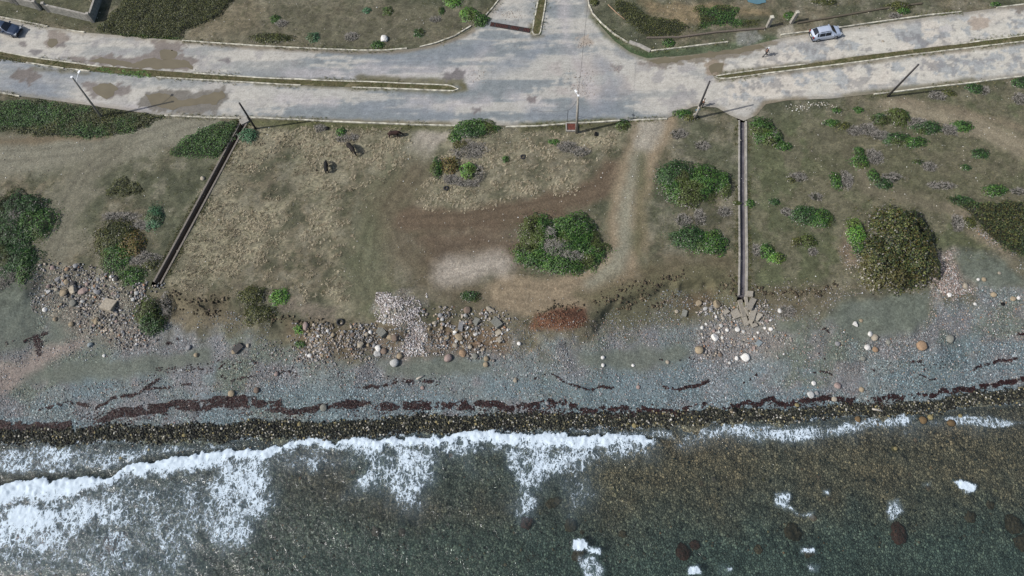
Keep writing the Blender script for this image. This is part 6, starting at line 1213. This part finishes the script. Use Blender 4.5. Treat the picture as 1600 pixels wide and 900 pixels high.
car(1287, 56.5, rzA, [(-2.15,.75),(-2.12,1.0),(-2.0,1.12),(-1.62,1.5),(-1.2,1.56),(0,1.58),(.45,1.53),(1.15,1.02),(1.9,.86),(2.12,.72),(2.15,.6)], [(-2.15,.74),(-2.1,.95),(1.15,.95),(2.15,.6)], (1.32,.36,-1.5,-2.06), 4.35, 1.76, silver, "silver estate car parked at the kerb of the upper right road", (1.32,-1.3), True)
a_, b_ = np.array(Pz(2,41)), np.array(Pz(32,49)); rzB = math.atan2(b_[1]-a_[1], b_[0]-a_[0])
car(12, 48.5, rzB, [(-2.3,.7),(-2.25,.95),(-1.6,1.02),(-.9,1.38),(-.2,1.44),(.3,1.4),(1.05,1.0),(1.95,.88),(2.25,.74),(2.3,.6)], [(-2.3,.68),(-2.2,.9),(1.05,.93),(2.3,.6)], (1.1,.28,-.9,-1.6), 4.6, 1.8, blue, "dark blue saloon car on the road at the left edge of the photo", (1.42,-1.35))

# ------------------------------------------------------------------ animals and people
def skin(name, verts, edges, radii, mt, parent=None, root=0, sub=2):
    me = bpy.data.meshes.new(name); me.from_pydata([tuple(v) for v in verts], edges, []); o = bpy.data.objects.new(name, me); link(o)
    o.modifiers.new("s", 'SKIN'); sv = me.skin_vertices[0].data
    for i, q in enumerate(radii): sv[i].radius = (q, q) if not isinstance(q, tuple) else q
    for i in range(len(verts)): sv[i].use_root = (i == root)
    m = o.modifiers.new("b", 'SUBSURF'); m.levels = m.render_levels = sub
    dg = bpy.context.evaluated_depsgraph_get(); ev = o.evaluated_get(dg); nm = bpy.data.meshes.new_from_object(ev); bpy.data.objects.remove(o)
    nm.name = name; nm.materials.clear(); nm.materials.append(mt)
    for p_ in nm.polygons: p_.use_smooth = True
    n = link(bpy.data.objects.new(name, nm))
    if parent: n.parent = parent
    return n
def cow(px, py, rz, mt, label, graze=True, s=1., hornc=(.5,.46,.38)):
    p = W(px, py); t = empty("cow", tuple(p), label, "cow", rz); t.scale = (s, s, s)
    hz = .42 if graze else 1.35; hx = 1.28 if graze else 1.15
    V = [(0,0,1.0),(.45,0,1.0),(.75,0,1.08),(1.0,0,.95 if graze else 1.2),(hx-.06,0,(hz+.22) if graze else hz),(hx+.16,0,hz-.08),(-.4,0,1.02),(-.72,0,1.08),(-.86,0,.95),(-.9,.02,.55)]
    E = [(0,1),(1,2),(2,3),(3,4),(4,5),(0,6),(6,7),(7,8),(8,9)]; Rr = [(.34,.36),(.32,.34),(.25,.28),.16,.14,.08,(.34,.35),(.26,.28),.06,.025]
    for sy in (-1, 1):
        i = len(V); V += [(.55,sy*.19,.72),(.58,sy*.2,.42),(.55+.05*sy,sy*.2,.04)]; E += [(1,i),(i,i+1),(i+1,i+2)]; Rr += [.13,.065,.06]
        i = len(V); V += [(-.62,sy*.2,.78),(-.58,sy*.21,.55),(-.72,sy*.21,.36),(-.68-.05*sy,sy*.21,.04)]; E += [(7,i),(i,i+1),(i+1,i+2),(i+2,i+3)]; Rr += [.17,.1,.06,.055]
    skin("body", V, E, Rr, mt, t, 0, 2); hm = simple("horn", hornc, .5)
    for sy in (-1, 1):
        b = Vector((hx-.1, sy*.09, (hz+.3) if graze else hz+.1)); MB().tube([tuple(b), tuple(b+Vector((-.05,sy*.14,.05))), tuple(b+Vector((.03,sy*.2,.16)))], [.03,.022,.008], 6).build("horn", hm, t, True)
        MB().tube([tuple(b+Vector((-.03,sy*.02,-.04))), tuple(b+Vector((-.08,sy*.12,-.06))), tuple(b+Vector((-.1,sy*.2,-.1)))], [.02,.045,.012], 6).build("ear", mt, t, True)
    return t
M_COWB = simple("black_hide", (.005,.005,.005), .95, var=.4, scale=2); M_COWR = simple("dark_brown_hide", (.028,.012,.008), .95, var=.5, scale=2); M_COWD = simple("black_brown_hide", (.012,.009,.007), .95, var=.5, scale=2)
cow(511.5, 265, R(98), M_COWB, "black cow grazing alone, lowest of the three in the dry field", True, .82)
cow(549.5, 235, R(-52), M_COWD, "black cow with a brownish back grazing below the dead scrub", True, .95)
cow(616, 213.5, R(5), M_COWR, "dark reddish brown cow grazing below the kerb, rightmost of the three", True, .9)
o = rock(511.5, 201, 7, 'black', "small black lump beside the pale tussock near the kerb", 'ang'); o = rock(494.5, 266, 4, 'black', "small dark dung heap left of the lowest cow", 'round', name="dung_heap", cat="dung", flat=.3)
o = rock(931, 210, 8, 'black', "black plastic bag lying on the grass right of the middle pole", 'ang', name="rubbish_bag", cat="bag")

M_SKIN = simple("skin", (.16,.085,.055), .6, var=.05); M_HAIR = simple("hair", (.012,.01,.009), .8)
def person(px, py, rz, label, shirt, trousers, cap=None, stride=.32, arms=.25):
    p = Pz(px, py); t = empty("person", (p[0], p[1], .035 if py < 100 else float(ground_z(p[0], p[1]))), label, "person", rz)
    s = stride; V = [(0,0,.95),(0,0,1.15),(0.02,0,1.36),(.03,0,1.47),(.04,0,1.53),(.06,0,1.64),(.06,0,1.70)]; E = [(0,1),(1,2),(2,3),(3,4),(4,5),(5,6)]; Rr = [(.13,.11),(.12,.10),(.15,.11),.06,.06,(.085,.1),(.07,.085)]
    legs = {}
    for sy in (-1, 1):
        d = sy*s; i = len(V); V += [(0,sy*.1,.88),(d*.55+.04,sy*.1,.48),(d-.02*(1-sy),sy*.1,.09),(d+.12,sy*.1,.045)]; E += [(0,i),(i,i+1),(i+1,i+2),(i+2,i+3)]; Rr += [.085,.055,.04,.035]; legs[sy] = i
        i = len(V); V += [(.02,sy*.19,1.38),(-sy*arms*.4,sy*.24,1.12),(-sy*arms+.08,sy*.23,.9),(-sy*arms+.12,sy*.23,.82)]; E += [(2,i),(i,i+1),(i+1,i+2),(i+2,i+3)]; Rr += [.055,.042,.03,.035]
    skin("body", V, E, Rr, M_SKIN, t, 0, 2)
    def sub(idx, infl, mt, nm):
        mp = {k: i for i, k in enumerate(idx)}; skin(nm, [V[k] for k in idx], [(mp[a], mp[b]) for a, b in E if a in mp and b in mp], [tuple(q+infl for q in Rr[k]) if isinstance(Rr[k], tuple) else Rr[k]+infl for k in idx], mt, t, 0, 2)
    l, r2 = legs[-1], legs[1]; sub([0, l, l+1, l+2, r2, r2+1, r2+2], .018, trousers, "trousers"); sub([1, 2, 3, l+4, l+5, r2+4, r2+5], .02, shirt, "shirt")
    for sy in (-1, 1): i = legs[sy]; x, y, z = V[i+3]; MB().tube([(x-.18,y,.05),(x-.02,y,.055),(x+.08,y,.04)], [.05,.05,.035], 8).build("shoe", M_TYRE, t, True)
    mb = MB(); bm = bmesh.new(); bmesh.ops.create_icosphere(bm, subdivisions=2, radius=1)
    for v in bm.verts: v.co = Vector((v.co.x*.105+.045, v.co.y*.09, v.co.z*.1+1.695)) if v.co.z > -.2 else Vector((v.co.x*.08+.02, v.co.y*.085, v.co.z*.1+1.67))
    me = bpy.data.meshes.new("hair"); bm.to_mesh(me); bm.free(); me.materials.append(cap or M_HAIR); o = link(bpy.data.objects.new("cap" if cap else "hair", me)); o.parent = t
    MB().tube([(.145,0,1.655),(.175,0,1.63)], [.012,.018], 6).build("nose", M_SKIN, t, True)
    return t
person(1194.5, 88, R(15), "person in dark clothes and a white cap striding across the right road", simple("dark_shirt", (.018,.02,.035), .85), simple("dark_trousers", (.012,.013,.02), .85), simple("white_cap", (.6,.62,.68), .8), .36, .3)
person(1096.5, 166.5, R(60), "person in a white shirt and black trousers standing behind the fourth pole", simple("white_shirt", (.62,.62,.6), .85), simple("black_trousers", (.012,.012,.014), .85), None, .12, .12)
